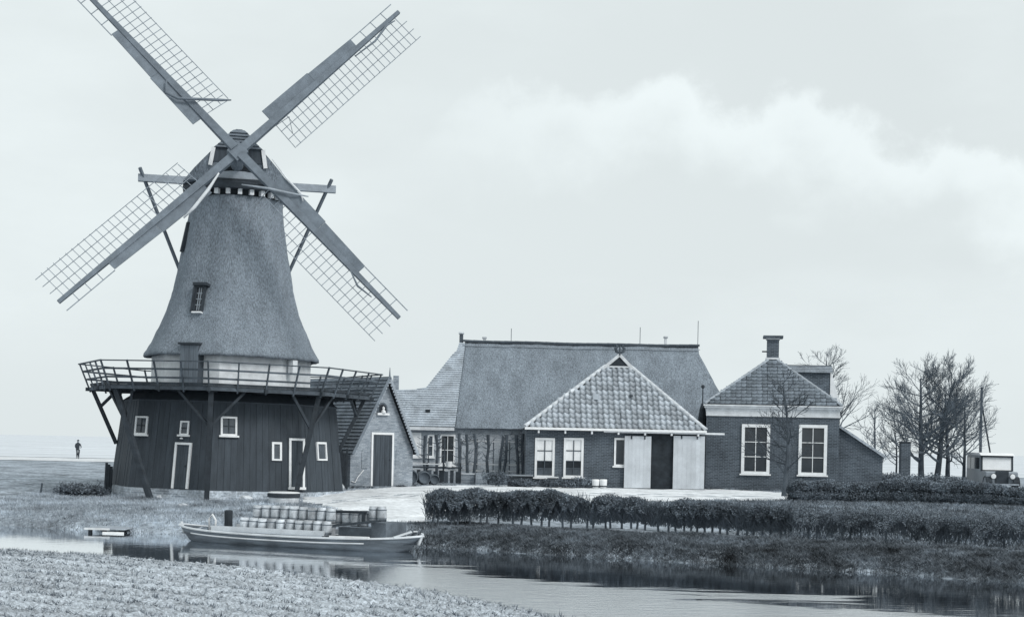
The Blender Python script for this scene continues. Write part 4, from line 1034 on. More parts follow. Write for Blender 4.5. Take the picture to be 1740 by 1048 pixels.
# kegs
def keg_meshes(r_=.135, h_=.42):
    b = MB().lathe([(r_ * .9, 0), (r_ * .97, h_ * .2), (r_, h_ * .5), (r_ * .97, h_ * .8), (r_ * .9, h_), (r_ * .82, h_), (r_ * .82, h_ - .02), (0.01, h_ - .02)], 14)
    return b.mesh('keg', M_KEG, True), [MB().lathe([(r_ * .99, h_ * a), (r_ * 1.03, h_ * a), (r_ * 1.03, h_ * (a + .06)), (r_ * .99, h_ * (a + .06))], 14).mesh('hoop', M_HOOP) for a in (.17, .74)]
KB, KH = keg_meshes()
ORD = ['first', 'second', 'third', 'fourth', 'fifth', 'sixth', 'seventh', 'eighth', 'ninth', 'tenth', 'eleventh', 'twelfth']
rk = random.Random(7)
def keg(x_, y_, z_, label, group):
    o = inst('keg', KB, None); p = OM @ Vector((x_, y_, z_)); o.location = p; o.rotation_euler = (rk.uniform(-.03, .03), rk.uniform(-.03, .03), rk.uniform(0, 6)); s_ = rk.uniform(.95, 1.04); o.scale = (s_, s_, rk.uniform(.96, 1.04))
    for h in KH: inst('hoop', h, o)
    tag(o, label, 'keg', group)
for i in range(10):
    x_, _ = ol(415 + 15.6 * i, 895, -.42); keg(x_, -.42, .34, '%s pale keg from the left in the lower row on the boat' % ORD[i], 'kegs in the lower row on the boat')
for i in range(9):
    x_, _ = ol(437 + 15.7 * i, 875, -.13); keg(x_, -.13, .70, '%s pale keg from the left in the upper row on the boat' % ORD[i], 'kegs in the upper row on the boat')
for i in range(9):                                   # hidden inner row that carries the upper one
    x_, _ = ol(437 + 15.7 * i, 890, -.12); keg(x_, -.13, .27, '%s keg from the left in the inner row carrying the upper kegs' % ORD[i], 'kegs in the inner row on the boat')
for i, u in enumerate((575, 590, 605, 620, 635, 650)):
    x_, _ = ol(u, 880, .25); keg(x_, .22, .63 if i < 4 else .79, '%s keg from the left standing behind the boat hatch' % ORD[i], 'kegs behind the boat hatch')

# ================================================================== LANDING STAGE and things on the mill bank
p = gz(180, 903, WZ + .05)
ls = empty('landing_stage', (p.x, p.y, WZ), R(-6), 'small pale plank landing stage at the water edge left of the boat', 'landing stage')
LW = 72 * p.y / FPX
for i in range(5): MB().box(-LW / 2, LW / 2 - .1, .08 + i * .26, .08 + i * .26 + .24, .11 + .008 * (i % 2), .155 + .008 * (i % 2)).build('deck_board', M_BEAM, ls)
MB().box(-LW / 2 + .55, LW / 2 - .1, -.02, .06, -.02, .05).build('fender', M_WHITE, ls)
MB().box(-LW / 2 - .05, -LW / 2 + .75, .02, .07, .10, .16).build('front_board', M_WHITE2, ls)
for x_ in (-LW / 2 + .1, -.1, LW / 2 - .25): MB().bar((x_, .15, -.8), (x_, .15, .105), .1, .1).build('pile', M_DARK, ls)
# round well tub beside the mill
p = px(482, 852, 60.3); s_ = p.y / FPX; rw = 27 * s_
tub = empty('well_tub', (p.x, p.y, gh(p.x, p.y) - .08), 0, 'low round tub with pale rim in front of the mill door', 'tub')
MB().lathe([(rw * .92, 0), (rw * .96, .3), (rw * .93, .36)], 28).build('wall', M_STONE, tub)
MB().lathe([(rw * .98, .365), (rw * 1.03, .38), (rw * 1.03, .50), (rw * .97, .505)], 28).build('band', M_DARK, tub)
MB().lathe([(rw * .97, .507), (rw * 1.0, .52), (rw * 1.0, .55), (rw * .9, .565)], 28).build('lid', M_WHITE, tub)
# pale stones at the foot of the mill
def rock(u, v, w_, h_, label, m=None):
    p = ground_px(u, v); s_ = p.y / FPX; q = bmesh.new(); bmesh.ops.create_icosphere(q, subdivisions=2, radius=1)
    for vv in q.verts: vv.co *= 1 + .3 * mnoise.noise(vv.co * 1.7 + Vector((u, v, 0))); vv.co = Vector((vv.co.x * w_ * s_ / 2, vv.co.y * w_ * s_ / 2.5, vv.co.z * h_ * s_ * .6))
    me = bpy.data.meshes.new('stone'); q.to_mesh(me); q.free(); me.materials.append(m or M_STONE); o = inst('stone', me, None); o.location = p + Vector((0, 0, h_ * s_ * .3))
    tag(o, label, 'stone', 'pale stones at the mill foot')
rock(311, 859, 17, 5, 'flat pale stone on the grass below the white-framed mill double door')
rock(352, 848, 20, 9, 'pale rounded stone at the foot of the middle stage strut')
rock(418, 850, 24, 10, 'largest pale stone, lying just left of the round tub')
rock(272, 848, 14, 9, 'pale stone at the foot of the slanting left stage strut')
rock(200, 838, 30, 7, 'broad pale stone under the left corner of the mill plinth')
rock(545, 838, 40, 12, 'pale rubble stone under the right mill door step')
rock(575, 832, 22, 12, 'pale rubble stone beside the dark boarded hatch by the outhouse')
# dark hatch boards leaning on the mill's flanks
def boards(name, label, cat, u0, u1, v0, v1, D, n_, m, tilt=0):
    a = px(u0, v1, D); b = px(u1, v0, D); o = empty(name, ((a.x + b.x) / 2, D, a.z), 0, label, cat, ry=tilt); w_ = (b.x - a.x) / n_; h_ = b.z - a.z
    for i in range(n_): x0 = -(b.x - a.x) / 2 + w_ * i; MB().box(x0 + .006, x0 + w_ - .006, -.03 - .012 * (i % 2), .05, -.15, h_ * (1 - .05 * ((i * 7) % 3))).build('plank', m, o)
    MB().box(-(b.x - a.x) / 2, (b.x - a.x) / 2, .051, .1, h_ * .3, h_ * .38).build('ledge', m, o); return o
boards('leaning_hatch', 'dark boarded hatch leaning at the left foot of the windmill', 'hatch', 176, 190, 786, 842, 65.5, 3, M_DARK, R(2))
boards('dark_hatch', 'tall dark boarded hatch standing between windmill and brick outhouse', 'hatch', 574, 592, 762, 836, 69.6, 4, M_DARK)
# bush and broken rails on the left bank
def bush(name, label, c, rx, ry, rz, nleaf, seed, m=None, size=.05, stems=6, cat='bush', group=None):
    g_ = np.random.default_rng(seed); o = empty(name, c, 0, label, cat, group)
    cl = g_.normal(0, .45, (14, 3)) * [rx, ry, rz * .5] + [0, 0, rz * .9]
    q = cl[g_.integers(0, 14, nleaf)] + g_.normal(0, .26, (nleaf, 3)) * [rx, ry, rz * .9]
    q = q[(q[:, 2] > 0) & ((q[:, 0] / rx) ** 2 + (q[:, 1] / ry) ** 2 < 1.5) & (q[:, 2] < rz * 2.1)]
    inst('foliage', leaves(q, size, g_, m or M_SHRUB, 'foliage'), o)
    mb = MB()
    for i in range(stems):
        a = g_.uniform(0, 6.28); r_ = g_.uniform(.2, .8)
        mb.tube([(0.1 * rx * math.cos(a), .1 * ry * math.sin(a), -.1), (.5 * r_ * rx * math.cos(a), .5 * r_ * ry * math.sin(a), rz * .8), (r_ * rx * math.cos(a), r_ * ry * math.sin(a), rz * 1.7)], [.025, .018, .008], 4)
    mb.build('stem', M_TWIG, o); return o
p = ground_px(140, 843); bush('bush', 'low spreading dark bush on the grass left of the windmill', p, .95, .6, .33, 5000, 5)
p = ground_px(68, 838); o = empty('broken_fence', p, 0, 'short stake with a fallen rail on the left bank', 'fence')
MB().bar((0, 0, -.2), (.08, 0, .42), .06).build('stake', M_STAGE, o); MB().bar((0, .05, .12), (1.1, .1, .38), .05, .04).build('rail', M_BEAM, o)

# ================================================================== YARD things
# barrels lying on their sides by the outhouse
BGM = None
def lying_barrel(u, v, rpx, D, label):
    p = px(u, v, D); s_ = D / FPX; r_ = rpx * s_; o = empty('barrel', (p.x, D, gh(p.x, D) + r_ * 1.0), R(12), label, 'barrel', 'barrels lying beside the outhouse')
    l_ = .5; pr = [(.02, -l_ + .04), (r_ * .78, -l_ + .04), (r_ * .78, -l_), (r_ * .86, -l_), (r_ * .97, -l_ * .5), (r_, 0), (r_ * .97, l_ * .5), (r_ * .86, l_)]
    Rm = Matrix.Rotation(R(-90), 4, 'X') ; inst('staves', MB().lathe(pr, 18).mesh('staves', M_STAGE, True), o, Rm)
    for a in (-.42, -.2, .2, .42): rr = r_ * (1.0 - .12 * (abs(a) / .5) ** 2); inst('hoop', MB().lathe([(rr * .96, a - .02), (rr * 1.03, a - .02), (rr * 1.03, a + .02), (rr * .96, a + .02)], 18).mesh('hoop', M_HOOP), o, Rm)
lying_barrel(696, 816, 13, 76, 'big barrel on its side against the outhouse corner')
lying_barrel(719, 816, 11.5, 76.5, 'middle barrel on its side, second from the outhouse')
lying_barrel(736, 817, 9, 77, 'smallest barrel on its side, third from the outhouse')
def wall_bits(name, label, cat, u0, u1, v0, v1, D, m, dep=.35, cap=None):
    a = px(u0, v1, D); b = px(u1, v0, D); o = empty(name, ((a.x + b.x) / 2, D, gh((a.x + b.x) / 2, D) - .05), 0, label, cat); w_ = b.x - a.x; h_ = b.z - o.location.z
    MB().box(-w_ / 2, w_ / 2, 0, dep, 0, h_).build('body', m, o)
    if cap: MB().box(-w_ / 2 - .03, w_ / 2 + .03, -.03, dep + .03, h_ + .002, h_ + .06).build('coping', cap, o)
    return o
# low plank fence in front of the barn wall
a, b = px(697, 803, 79), px(782, 803, 79); o = empty('plank_fence', (a.x, 79, gh(a.x, 79)), 0, 'low dark plank fence with a rail between barrels and garden wall', 'fence')
W_ = b.x - a.x
for i in range(9): x_ = W_ * (i + .5) / 9; MB().box(x_ - .09, x_ + .09, 0, .03, .05, .62 + .06 * (i % 2)).build('plank', M_DARK if i % 3 else M_STAGE, o)
MB().box(-.05, W_ + .1, -.06, -.003, .78, .86).build('rail', M_DARK, o); MB().box(-.05, W_ * .6, -.05, -.003, .95, 1.0).build('rail', M_WHITE2, o)
for x_ in (0.02, W_ * .33, W_ * .66, W_): MB().bar((x_, .05, -.1), (x_, .05, 1.05), .08).build('post', M_DARK, o)
wall_bits('garden_wall', 'low brick garden wall at the foot of the trained fruit trees', 'wall', 783, 806, 806, 826, 79.2, M_BRICK2, .3, M_STONE)
wall_bits('brick_stack', 'pale stack of bricks beside the trained fruit trees', 'bricks', 808, 828, 804, 827, 78.8, M_PLINTH, .5)
o = wall_bits('cold_frame', 'long low dark garden frame under the wing windows', 'garden frame', 862, 905, 809, 827, 76.2, M_DARK, .7, M_BEAM)
wall_bits('plank_pile', 'low pale plank pile between the shrubs and wing window', 'planks', 930, 948, 812, 827, 76, M_STAGE, .4, M_WHITE2)
p = px(763, 788, 78.5); o = empty('white_bucket', (p.x, p.y, p.z - .15), 0, 'white enamel bucket hung upside down on the plank fence', 'bucket')
MB().lathe([(.14, 0), (.17, .26), (.18, .28)], 14).build('body', M_WHITE, o); MB().tube([(.17, 0, .05), (0, -.05, -.12), (-.17, 0, .05)], .012, 5).build('handle', M_LEAD, o)
for i, (u, lb) in enumerate(((1012, 'left one of two white pails standing by the small wing window'), (1025, 'right one of two white pails standing by the small wing window'))):
    p = px(u, 828, 75.5); o = empty('pail', (p.x, p.y, gh(p.x, p.y)), 0, lb, 'pail', 'white pails at the wing')
    MB().lathe([(.12, 0), (.165, .12), (.175, .34), (.18, .44), (.15, .46), (.02, .465)], 16).build('body', M_WHITE, o, smooth=True); MB().lathe([(.166, .10), (.185, .11), (.19, .15), (.172, .16)], 16).build('band', M_DARK, o)
# round shrub and low bed of plants
for i, (u, w_, h_, lb) in enumerate(((845, .62, .48, 'round dark shrub beside the low garden frame'), (892, .55, .24, 'low shrub in the bed at the wing corner'), (935, .55, .24, 'low shrub under the first wing window'), (960, .6, .24, 'low shrub under the second wing window'), (988, .6, .3, 'bushiest shrub left of the white pails'))):
    p = px(u, 826, 75.7); bush('shrub', lb, (p.x, p.y, gh(p.x, p.y)), w_, .4, h_, 1600, 40 + i, M_HEDGE, .045, 5, 'shrub', 'shrubs in the yard bed')
# trained fruit trees on white laths along the barn wall
a, b = px(700, 790, 80.5), px(893, 790, 80.5); o = empty('trellis', (a.x, 80.5, gh(a.x, 80.5)), 0, 'white horizontal lath trellis along the barn front wall', 'trellis'); W_ = b.x - a.x
def zz_(v): return px(800, v, 80.5).z - o.location.z
for v, x0 in ((749, W_ * .36), (788, 0), (799, 0)): MB().box(x0, W_, -.02, .02, zz_(v) - .035, zz_(v) + .035).build('lath', M_WHITE2, o)
for i in range(8): x_ = W_ * i / 7; MB().bar((x_, .05, -.2), (x_, .05, zz_(745)), .05).build('post', M_STAGE, o)
rt_ = random.Random(12)
esp = [(722, 740, 0), (742, 738, 0), (780, 736, 0), (793, 737, 0), (807, 736, 0), (829, 738, 0), (851, 742, 12), (858, 738, 6), (880, 738, -4), (889, 736, -3)]
WH = ['first', 'second', 'third', 'fourth', 'fifth', 'sixth', 'seventh', 'eighth', 'ninth', 'tenth']
for i, (u, vt, ln) in enumerate(esp):
    p = px(u - ln * .5, 822, 80.2); t = px(u + ln * .5, vt, 80.2); z0 = gh(p.x, p.y); o = empty('espalier_tree', (p.x, p.y, z0), 0, '%s trained fruit tree from the outhouse along the barn wall' % WH[i], 'fruit tree', 'trained fruit trees along the barn wall')
    hh = t.z - z0; dx = t.x - p.x; pts = [(dx * f + rt_.uniform(-.05, .05), rt_.uniform(-.05, .05), -.1 + (hh + .1) * f) for f in (0, .25, .5, .75, 1)]
    MB().tube(pts, [.11, .085, .075, .07, .09], 6).build('trunk', M_BARK, o)
    mb = MB()
    for j in range(16):
        f = rt_.uniform(.35, 1.02); s_ = rt_.choice((-1, 1)); q = Vector((dx * f, 0, hh * f)); L_ = rt_.uniform(.12, .42); mb.tube([q, q + Vector((s_ * L_ * .6, rt_.uniform(-.1, .1), .05)), q + Vector((s_ * L_, rt_.uniform(-.12, .12), rt_.uniform(.1, .3)))], [.03, .022, .01], 4)
    mb.build('crown', M_TWIG, o)

# ================================================================== BARE TREES
def bare_tree(name, label, base, H, r0, seed, spread=.6, first=.3, n1=12, n2=6, n3=4, lean=(0, 0), forks=1, up=.35, group=None, twig=.008, lenf=.55, cm=None):
    rn = random.Random(seed); o = empty(name, base, 0, label, 'tree', group); trunk = MB(); crown = MB()
    def limb(mb, p, d, L_, r_, lvl, seg):
        pts = [p.copy()]; rr = [r_]; d = d.normalized()
        for i in range(seg):
            gs = .13 if lvl else .035; d = (d + Vector((rn.gauss(0, gs), rn.gauss(0, gs), rn.gauss(.02, .08) + (up * .16 if lvl else .05)))).normalized(); pts.append(pts[-1] + d * (L_ / seg)); rr.append(max(twig * .6, r_ * (1 - (i + 1) / seg * (.85 if lvl else .8))))
        mb.tube(pts, rr, (7, 5, 4, 3, 3)[lvl], cap=False); return pts, rr
    def side(d, ang):
        a = d.orthogonal().normalized(); b = d.cross(a); t = rn.uniform(0, 2 * math.pi); return (d * math.cos(ang) + (a * math.cos(t) + b * math.sin(t)) * math.sin(ang)).normalized()
    def at(pts, rr, f):
        x_ = f * (len(pts) - 1); i = min(int(x_), len(pts) - 2); return pts[i].lerp(pts[i + 1], x_ - i), (pts[i + 1] - pts[i]).normalized(), rr[i] + (rr[i + 1] - rr[i]) * (x_ - i)
    for fk in range(forks):
        off_ = Vector((0, 0, 0)) if forks == 1 else Vector(((fk - (forks - 1) / 2) * .75, rn.uniform(-.3, .3), 0)); ld = Vector((lean[0] + (fk - (forks - 1) / 2) * .10, lean[1], 1))
        tp, tr_ = limb(trunk, off_ - Vector((0, 0, .2)), ld, H * .92, r0, 0, 9)
        for i in range(n1):
            f = first + (1 - first) * (i + rn.uniform(0, .9)) / n1; p, d, r_ = at(tp, tr_, min(f, .99)); bd = side(d, rn.uniform(.55, 1.05) * (spread / .6)); bd.z = abs(bd.z) * .8 + .15
            L_ = H * lenf * (1.15 - f * .75) * rn.uniform(.75, 1.15); bp2, br2 = limb(crown, p, bd, L_, max(r_ * .5, .02), 1, 6)
            for j in range(n2):
                g1 = .2 + .8 * (j + rn.random()) / n2; p2, d2, r2 = at(bp2, br2, min(g1, .99)); L2 = L_ * .45 * (1.2 - g1 * .6) * rn.uniform(.6, 1.2); cp, crr = limb(crown, p2, side(d2, rn.uniform(.4, .8)), L2, max(r2 * .6, twig), 2, 4)
                for k in range(n3):
                    g2 = .2 + .8 * (k + rn.random()) / n3; p3, d3, r3 = at(cp, crr, min(g2, .99)); limb(crown, p3, side(d3, rn.uniform(.35, .75)), L2 * .5 * rn.uniform(.6, 1.2), max(r3 * .7, twig * .8), 3, 3)
    trunk.build('trunk', M_BARK, o, smooth=True, fix=False); crown.build('crown', cm or M_TWIG, o, fix=False); return o
def tbase(u, v, D): p = px(u, v, D); return Vector((p.x, D, gh(p.x, D)))
bare_tree('bare_tree', 'slender bare tree in front of the brick house windows', tbase(1331, 846, 70.0), 5.7, .125, 2, .95, .22, 26, 7, 4, twig=.012, lenf=.36, cm=M_BARK)
bare_tree('bare_tree', 'spreading bare tree behind the dormer of the brick house', tbase(1424, 815, 92), 8.2, .15, 5, .95, .40, 22, 8, 5, twig=.012, lenf=.42)
bare_tree('bare_tree', 'thin bare sapling just right of the brick lean-to', tbase(1486, 815, 80), 4.6, .085, 7, .9, .3, 16, 5, 4, twig=.010, lenf=.40)
bare_tree('bare_tree', 'great twin-trunked bare tree with dense fan of twigs', tbase(1578, 815, 88), 6.9, .2, 9, .95, .26, 28, 12, 8, forks=2, up=.45, twig=.011, lenf=.60)
bare_tree('bare_tree', 'bare tree with forked stem right of the great twin-trunked tree', tbase(1610, 815, 89), 6.1, .16, 15, .9, .3, 20, 8, 5, up=.4, twig=.012, lenf=.52)
bare_tree('bare_tree', 'thin bare tree nearest the parked car', tbase(1637, 815, 87), 5.3, .12, 18, .95, .3, 18, 8, 5, up=.35, twig=.011, lenf=.50)
bare_tree('bare_tree', 'thin bare tree between the lean-to and the dark gate pillar', tbase(1522, 815, 90), 5.0, .07, 22, .95, .3, 16, 7, 4, twig=.011, lenf=.48)
# utility pole with a stay
p = tbase(1665, 815, 96); o = empty('utility_pole', p, 0, 'wooden pole with a slanting stay behind the parked car', 'pole')
zt = px(1664, 660, 96).z - p.z; MB().tube([(0, 0, -.3), (0, 0, zt)], [.10, .075], 8).build('pole', M_BARK, o)
q = px(1690, 775, 96) - p; MB().tube([(.02, 0, zt * .85), (q.x, 0, q.z - 1.2)], [.05, .05], 6).build('stay', M_DARK, o)
MB().lathe([(.10, zt), (.11, zt + .03), (.02, zt + .12)], 8).build('pole_cap', M_DARK, o)
# dark gate pillar
p = tbase(1537, 815, 86); o = empty('gate_pillar', p, 0, 'dark square pillar between the bare trees and the lean-to', 'pillar'); w_ = 16 * 86 / FPX; zt = px(1537, 750, 86).z - p.z
MB().box(-w_ / 2, w_ / 2, -.2, .3, -.1, zt - .08).build('shaft', M_BRICK, o); MB().box(-w_ / 2 - .03, w_ / 2 + .03, -.23, .33, zt - .078, zt).build('cap', M_DARK, o)
# shrubbery under the trees
for i, (u, w_, h_, D, lb) in enumerate(((1512, .75, .55, 83, 'dark shrub against the end of the lean-to'), (1545, .8, .5, 83.5, 'dark shrub at the foot of the gate pillar'), (1580, .85, .48, 83, 'dark shrub in front of the twin-trunked tree'), (1615, .8, .5, 82.5, 'dark shrub beneath the forked bare tree'), (1640, .55, .36, 82, 'dark shrub beside the parked car rear wheel'))):
    p = tbase(u, 815, D); bush('shrub', lb, p, w_, .6, h_, 3200, 60 + i, M_SHRUB, .05, 7, 'shrub', 'shrubs beneath the bare trees')
# cyclist far off on the road
p = tbase(132, 779, 138); bike = empty('bicycle', (p.x, p.y, p.z + .02), R(-66), 'dark bicycle ridden along the pale road far beyond the mill', 'bicycle')
def wheel_at(x_):
    w_ = MB(); w_.tube([(x_ + .33 * math.cos(a), 0, .34 + .33 * math.sin(a)) for a in np.linspace(0, 2 * math.pi, 21)], .02, 6, cap=False); w_ = w_.build('wheel', M_RUBBER, bike)
    sp_ = MB()
    for a in np.linspace(0, math.pi, 7)[:-1]: sp_.tube([(x_ - .32 * math.cos(a), 0, .34 - .32 * math.sin(a)), (x_ + .32 * math.cos(a), 0, .34 + .32 * math.sin(a))], .004, 3)
    sp_.build('spokes', M_LEAD, w_)
wheel_at(-.52); wheel_at(.52)
mb = MB()
for a, b in (((-.52, 0, .34), (-.12, 0, .32)), ((-.12, 0, .32), (-.22, 0, .86)), ((-.22, 0, .82), (.36, 0, .86)), ((-.12, 0, .32), (.38, 0, .72)), ((-.52, 0, .34), (-.21, 0, .8)), ((.52, 0, .34), (.34, 0, .98))): mb.tube([a, b], .018, 6)
mb.build('frame', M_DARK, bike); MB().tube([(.22, -.27, 1.02), (.34, -.12, 1.0), (.34, .12, 1.0), (.22, .27, 1.02)], .016, 6).build('handlebar', M_LEAD, bike)
MB().lathe([(.02, 0), (.11, .02), (.09, .06), (.02, .07)], 10, (-.24, 0, .86)).build('saddle', M_DARK, bike)
def rider():
    J = [(-.2, 0, .98), (-.12, 0, 1.2), (0, 0, 1.42), (.04, 0, 1.52), (.07, 0, 1.64), (.08, 0, 1.73),
         (-.02, -.19, 1.40), (.12, -.27, 1.2), (.26, -.26, 1.05), (-.02, .19, 1.40), (.12, .27, 1.2), (.26, .26, 1.05),
         (-.16, -.11, .94), (.16, -.11, .74), (.0, -.1, .36), (.12, -.1, .30), (-.16, .11, .94), (.1, .11, .66), (-.1, .1, .22), (.02, .1, .16)]
    E = [(0, 1), (1, 2), (2, 3), (3, 4), (4, 5), (2, 6), (6, 7), (7, 8), (2, 9), (9, 10), (10, 11), (0, 12), (12, 13), (13, 14), (14, 15), (0, 16), (16, 17), (17, 18), (18, 19)]
    rad = [.15, .16, .17, .06, .10, .085, .08, .055, .04, .08, .055, .04, .095, .075, .05, .04, .095, .075, .05, .04]
    me = bpy.data.meshes.new('person'); me.from_pydata(J, E, []); o = bpy.data.objects.new('person', me); link(o); md_ = o.modifiers.new('skin', 'SKIN')
    for v_, r_ in zip(me.skin_vertices[0].data, rad): v_.radius = (r_, r_)
    me.skin_vertices[0].data[0].use_root = True; o.modifiers.new('sub', 'SUBSURF').levels = 1; me.materials.append(M_DARK); return o
bike.scale = (.9, .9, .9)
rd_ = rider(); rd_.scale = (.9, .9, .9); rd_.location = bike.location; rd_.rotation_euler = bike.rotation_euler; tag(rd_, 'person in dark coat and cap riding a bicycle on the far road', 'person')
MB().lathe([(.02, 1.70), (.115, 1.71), (.11, 1.77), (.03, 1.83)], 12, (.08, 0, 0)).build('cap', M_DARK, rd_)
MB().lathe([(.02, 1.56), (.06, 1.57), (.07, 1.64), (.05, 1.69)], 10, (.135, 0, 0)).build('face', M_BEAM, rd_)

# ================================================================== HEDGES
def hedge(name, label, path, top, bot, half, nleaf, seed, m, nst, ragged=.06, size=.045, gap=0.0, twigs=600, clump=None):
    """path: list of ground points; foliage between bot and top above ground, bare stems below"""
    g_ = np.random.default_rng(seed); path = [Vector((p.x, p.y)) for p in path]; seg = [(b - a).length for a, b in zip(path, path[1:])]; T = sum(seg)
    cum = np.concatenate([[0], np.cumsum(seg)]); PX = np.array([p.x for p in path]); PY = np.array([p.y for p in path])
    o = empty(name, (PX[0], PY[0], 0), 0, label, 'hedge'); off_ = np.array([PX[0], PY[0], 0])
    s_ = g_.uniform(0, T, nleaf); x_ = np.interp(s_, cum, PX); y_ = np.interp(s_, cum, PY)
    th = g_.uniform(0, 2 * np.pi, nleaf); rr = g_.uniform(0, 1, nleaf) ** .42
    lump = 1 + ragged * (np.sin(s_ * 2.3 + seed) + .7 * np.sin(s_ * 5.1) + .5 * np.sin(s_ * 11.3)) + g_.normal(0, ragged * .35, nleaf)
    endt = np.clip(np.minimum(s_, T - s_) / .5, 0, 1) ** .5
    stems = [T * (i + .5 + g_.uniform(-.35, .35)) / nst for i in range(nst)]
    near = np.abs(s_[:, None] - np.array(stems)[None, :]).min(1); half_gap = T / nst / 2
    big = .06 * np.sin(s_ * .9 + seed) + .05 * np.sin(s_ * 2.1 + seed * 2) + .04 * np.sin(s_ * 4.7)
    t_ = top + big * (top - bot) * 1.2 + np.abs(g_.normal(0, .025, nleaf)); b_ = bot + (.16 * np.clip(near / half_gap, 0, 1.2) ** 2 - .14 * np.exp(-(near / .1) ** 2) * (g_.uniform(0, 1, nleaf) ** 2)) * min(1.0, bot / .3)
    hc, hh = (t_ + b_) / 2, (t_ - b_) / 2 * endt
    cs, sn = np.cos(th), np.sin(th); pw = .6
    dx = np.sign(cs) * np.abs(cs) ** pw * half * rr * lump * endt; dz = np.sign(sn) * np.abs(sn) ** pw * hh * rr * lump
    tv = np.array([path[-1].x - path[0].x, path[-1].y - path[0].y]); tv /= np.linalg.norm(tv); nv = np.array([-tv[1], tv[0]])
    X = x_ + nv[0] * dx; Y = y_ + nv[1] * dx; Z = height(x_, y_) + hc + dz
    if gap:
        keep = (near < clump + g_.normal(0, .1, nleaf)) if clump else (np.sin(s_ * 1.9 + 1) + .8 * np.sin(s_ * 4.3 + 2) + .5 * np.sin(s_ * 9.7) + g_.normal(0, .5, nleaf)) > -1.6 + gap; X, Y, Z = X[keep], Y[keep], Z[keep]
    fo_ = inst('foliage', leaves(np.stack([X, Y, Z], 1) - off_, size, g_, m, 'foliage'), o)
    for i in range(nst):
        s0 = stems[i]; bx, by = np.interp(s0, cum, PX), np.interp(s0, cum, PY); bz = gh(bx, by); mb = MB()
        l_ = g_.normal(0, .07); b0 = Vector((bx, by, bz)) - Vector(off_); h1 = max(bot, .1) + .12
        mb.tube([b0 - Vector((0, 0, .1)), b0 + Vector((l_ * .5, 0, h1 * .6)), b0 + Vector((l_, 0, h1 + .1))], [.04, .03, .025], 5)
        for k in range(3): mb.tube([b0 + Vector((l_ * .6, 0, h1 * .65)), b0 + Vector((l_ + g_.normal(0, .12), g_.normal(0, .08), h1 + .1)), b0 + Vector((l_ + g_.normal(0, .25), g_.normal(0, .12), h1 + .35))], [.02, .015, .008], 4)
        mb.build('stem', M_BARK, o)
    mb = MB()
    for i in range(twigs):
        s0 = g_.uniform(0, T); bx, by = np.interp(s0, cum, PX), np.interp(s0, cum, PY); bz = gh(bx, by) + max(bot, .05) * g_.uniform(.3, 1.2); a = Vector((bx, by, bz)) - Vector(off_)
        b = a + Vector((g_.normal(0, .12), g_.normal(0, .15), g_.uniform(.15, top - bot + .04))); mb.tube([a, a.lerp(b, .5) + Vector((g_.normal(0, .03), 0, 0)), b], [.011, .009, .004], 3, cap=False)
    tw = mb.build('twigs', M_TWIG, o, fix=False); tw['kind'] = 'stuff'; return o
def gp(u, v): return ground_px(u, v)
h1 = [gp(722, 893), gp(850, 894), gp(1000, 900)]
hedge('clipped_hedge', 'clipped dark hedge on bare stems along the canal bank beside the boat', h1, 1.06, .56, .42, 100000, 31, M_HEDGE, 16, .09, size=.024, gap=.15, twigs=2600)
h2 = [gp(1003, 900), gp(1150, 906), gp(1345, 915)]
hedge('ragged_hedge', 'ragged hedge on bare stems along the canal bank below the path', h2, .92, .5, .38, 46000, 32, M_HEDGE, 24, .2, size=.024, gap=.95, twigs=6000)
h3 = [gp(1345, 916), gp(1550, 926), gp(1760, 938)]
hedge('straggly_hedge', 'thin straggling hedge of bare bushes on the bank at the right edge', h3, .92, .42, .5, 30000, 33, M_SHRUB, 11, .3, size=.022, gap=1.75, twigs=1500, clump=.34)
h4 = [gp(1336, 852), gp(1500, 853), gp(1770, 862)]
hedge('garden_hedge', 'dense dark garden hedge in front of the brick house', h4, .86, .06, .55, 150000, 34, M_HEDGE, 14, .05, size=.03, twigs=2500)

# ================================================================== PARKED CAR
cd = 84.0; p = px(1702, 832, cd); car = empty('vintage_car', (p.x, cd, gh(p.x, cd)), R(-2), 'pale boxy vintage car parked behind the garden hedge', 'car')
CW = .86
body = MB()
pr = [(-.0, .42), (0.0, 1.12), (1.05, 1.14), (1.1, 1.95), (1.25, 2.03), (3.9, 2.05), (4.05, 1.9), (4.1, .42)]
body.prism(pr, 'x', -CW, CW); bd = body.build('body', M_CAR, car)
mod = bd.modifiers.new('b', 'BEVEL'); mod.width = .06; mod.segments = 2
MB().prism([(.85, 1.97), (1.2, 2.10), (3.9, 2.13), (4.15, 1.99)], 'x', -CW - .04, CW + .04).build('roof', M_WHITE, car)
MB().prism([(1.02, 1.20), (1.075, 1.88), (1.05, 1.88), (.995, 1.20)], 'x', -CW + .1, CW - .1).build('windscreen', M_BLIND_REFL, car)  # white panel: the sky's reflection is painted in as its colour
MB().box(-CW + .02, CW - .02, .93, .99, 1.885, 1.97).build('visor', M_DARK, car)
MB().box(-CW + .05, CW - .05, .955, .992, 1.14, 1.195).build('scuttle', M_DARK, car)
for x_ in (-CW + .05, CW - .05): MB().bar((x_, .985, 1.15), (x_, 1.04, 1.9), .09, .05).build('door_pillar', M_DARK, car)
for i in range(3):
    for s_ in (-1, 1): MB().box(s_ * CW - .012, s_ * CW + .012, 1.3 + i * .92, 1.3 + i * .92 + .8, 1.25, 1.85).build('side_window', M_GLASS, car)
MB().box(-.34, .34, -.06, -.004, .5, 1.14).build('radiator', M_DARK, car)
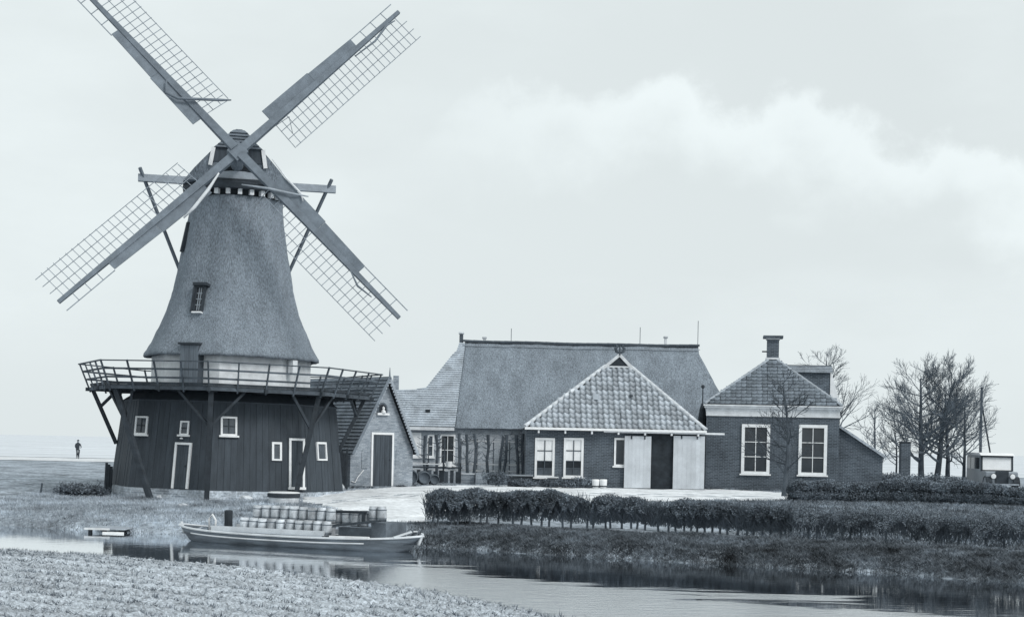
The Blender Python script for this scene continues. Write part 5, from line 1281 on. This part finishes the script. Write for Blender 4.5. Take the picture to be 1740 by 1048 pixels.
for s_ in (-1, 1):
    hl = MB().lathe([(.03, -.14), (.11, -.08), (.15, .02), (.15, .06)], 14).build('headlamp', M_DARK, car, M=Matrix.Translation((s_ * .5, -.18, .88)) @ Matrix.Rotation(R(90), 4, 'X')); MB().lathe([(.135, .062), (.13, .075), (.05, .085)], 14).build('lens', M_WHITE, hl)
    fd = [(s_ * .72, -.32 + .42 * (1 - math.cos(a)), .38 + .48 * math.sin(a)) for a in np.linspace(0, math.pi, 9)]; mb = MB()
    for q0, q1 in zip(fd, fd[1:]): mb.bar(q0, q1, .32, .05)
    mb.build('mudguard', M_DARK, car); MB().box(s_ * .88 - .14, s_ * .88 + .14, .62, 2.9, .38, .43).build('running_board', M_DARK, car)
    for y_ in (.1, 3.3):
        wh = MB().lathe([(.2, -.09), (.36, -.09), (.38, -.04), (.38, .04), (.36, .09), (.2, .09)], 20).build('wheel', M_RUBBER, car, M=Matrix.Translation((s_ * .72, y_, .38)) @ Matrix.Rotation(R(90), 4, 'Y')); MB().lathe([(.02, -.06), (.2, -.07), (.2, .07), (.02, .06)], 16).build('rim', M_BEAM, wh)
MB().box(-.8, .8, -.42, -.36, .42, .5).build('bumper', M_BEAM, car)

# ================================================================== small ground details
g_ = np.random.default_rng(91); pts = []
for M_, x0, x1, y_ in ((WM, -4.3, .2, -.12), (HM, -3.2, 3.2, -.12), (CM, -1.9, -.6, -.1), (CM, .75, 1.9, -.1)):
    n = int(420 * (x1 - x0)); a = g_.uniform(x0, x1, n); b = y_ - np.abs(g_.normal(0, .12, n)); k = np.sin(a * 3.1) + np.sin(a * 7.7) + g_.normal(0, .6, n) > -.3
    for u_, v_ in zip(a[k], b[k]): q = M_ @ Vector((u_, v_, 0)); pts.append((q.x, q.y, gh(q.x, q.y)))
tag(link(bpy.data.objects.new('wall_weeds', blades(np.array(pts), .10, .014, g_, M_WEED, 'wall_weeds', .6))), 'weeds growing along the foot of the farm walls', 'weeds', kind='stuff')
M_RUT = mat('darker_sand', 0.5, 0.95, 0.25, 0.8, fine=0.2, fscale=5)  # sand tone darker than the yard, for flat rut strips
rc = np.array([ground_px(u, v).xy for u, v in ((560, 852), (640, 845), (760, 839), (900, 838), (1060, 840), (1200, 842), (1330, 846))])
def rut_keep(x, y):
    c = np.interp(x, rc[:, 0], rc[:, 1]); d = np.minimum(np.abs(y - c - .8), np.abs(y - c + .8)); return inside(x, y) & (d < .16 + .1 * np.sin(x * 3.3 + y) + .07 * np.sin(x * 9.1)) & (x > rc[0, 0]) & (x < rc[-1, 0])
rut = link(bpy.data.objects.new('wheel_ruts', grid_mesh('wheel_ruts', np.arange(rc[0, 0], rc[-1, 0], .12), np.arange(rc[:, 1].min() - 2, rc[:, 1].max() + 2, .1), lambda x, y: height(x, y) + .017, M_RUT, keep=rut_keep)))
tag(rut, 'faint darker wheel ruts crossing the sandy yard', 'wheel ruts', kind='structure')
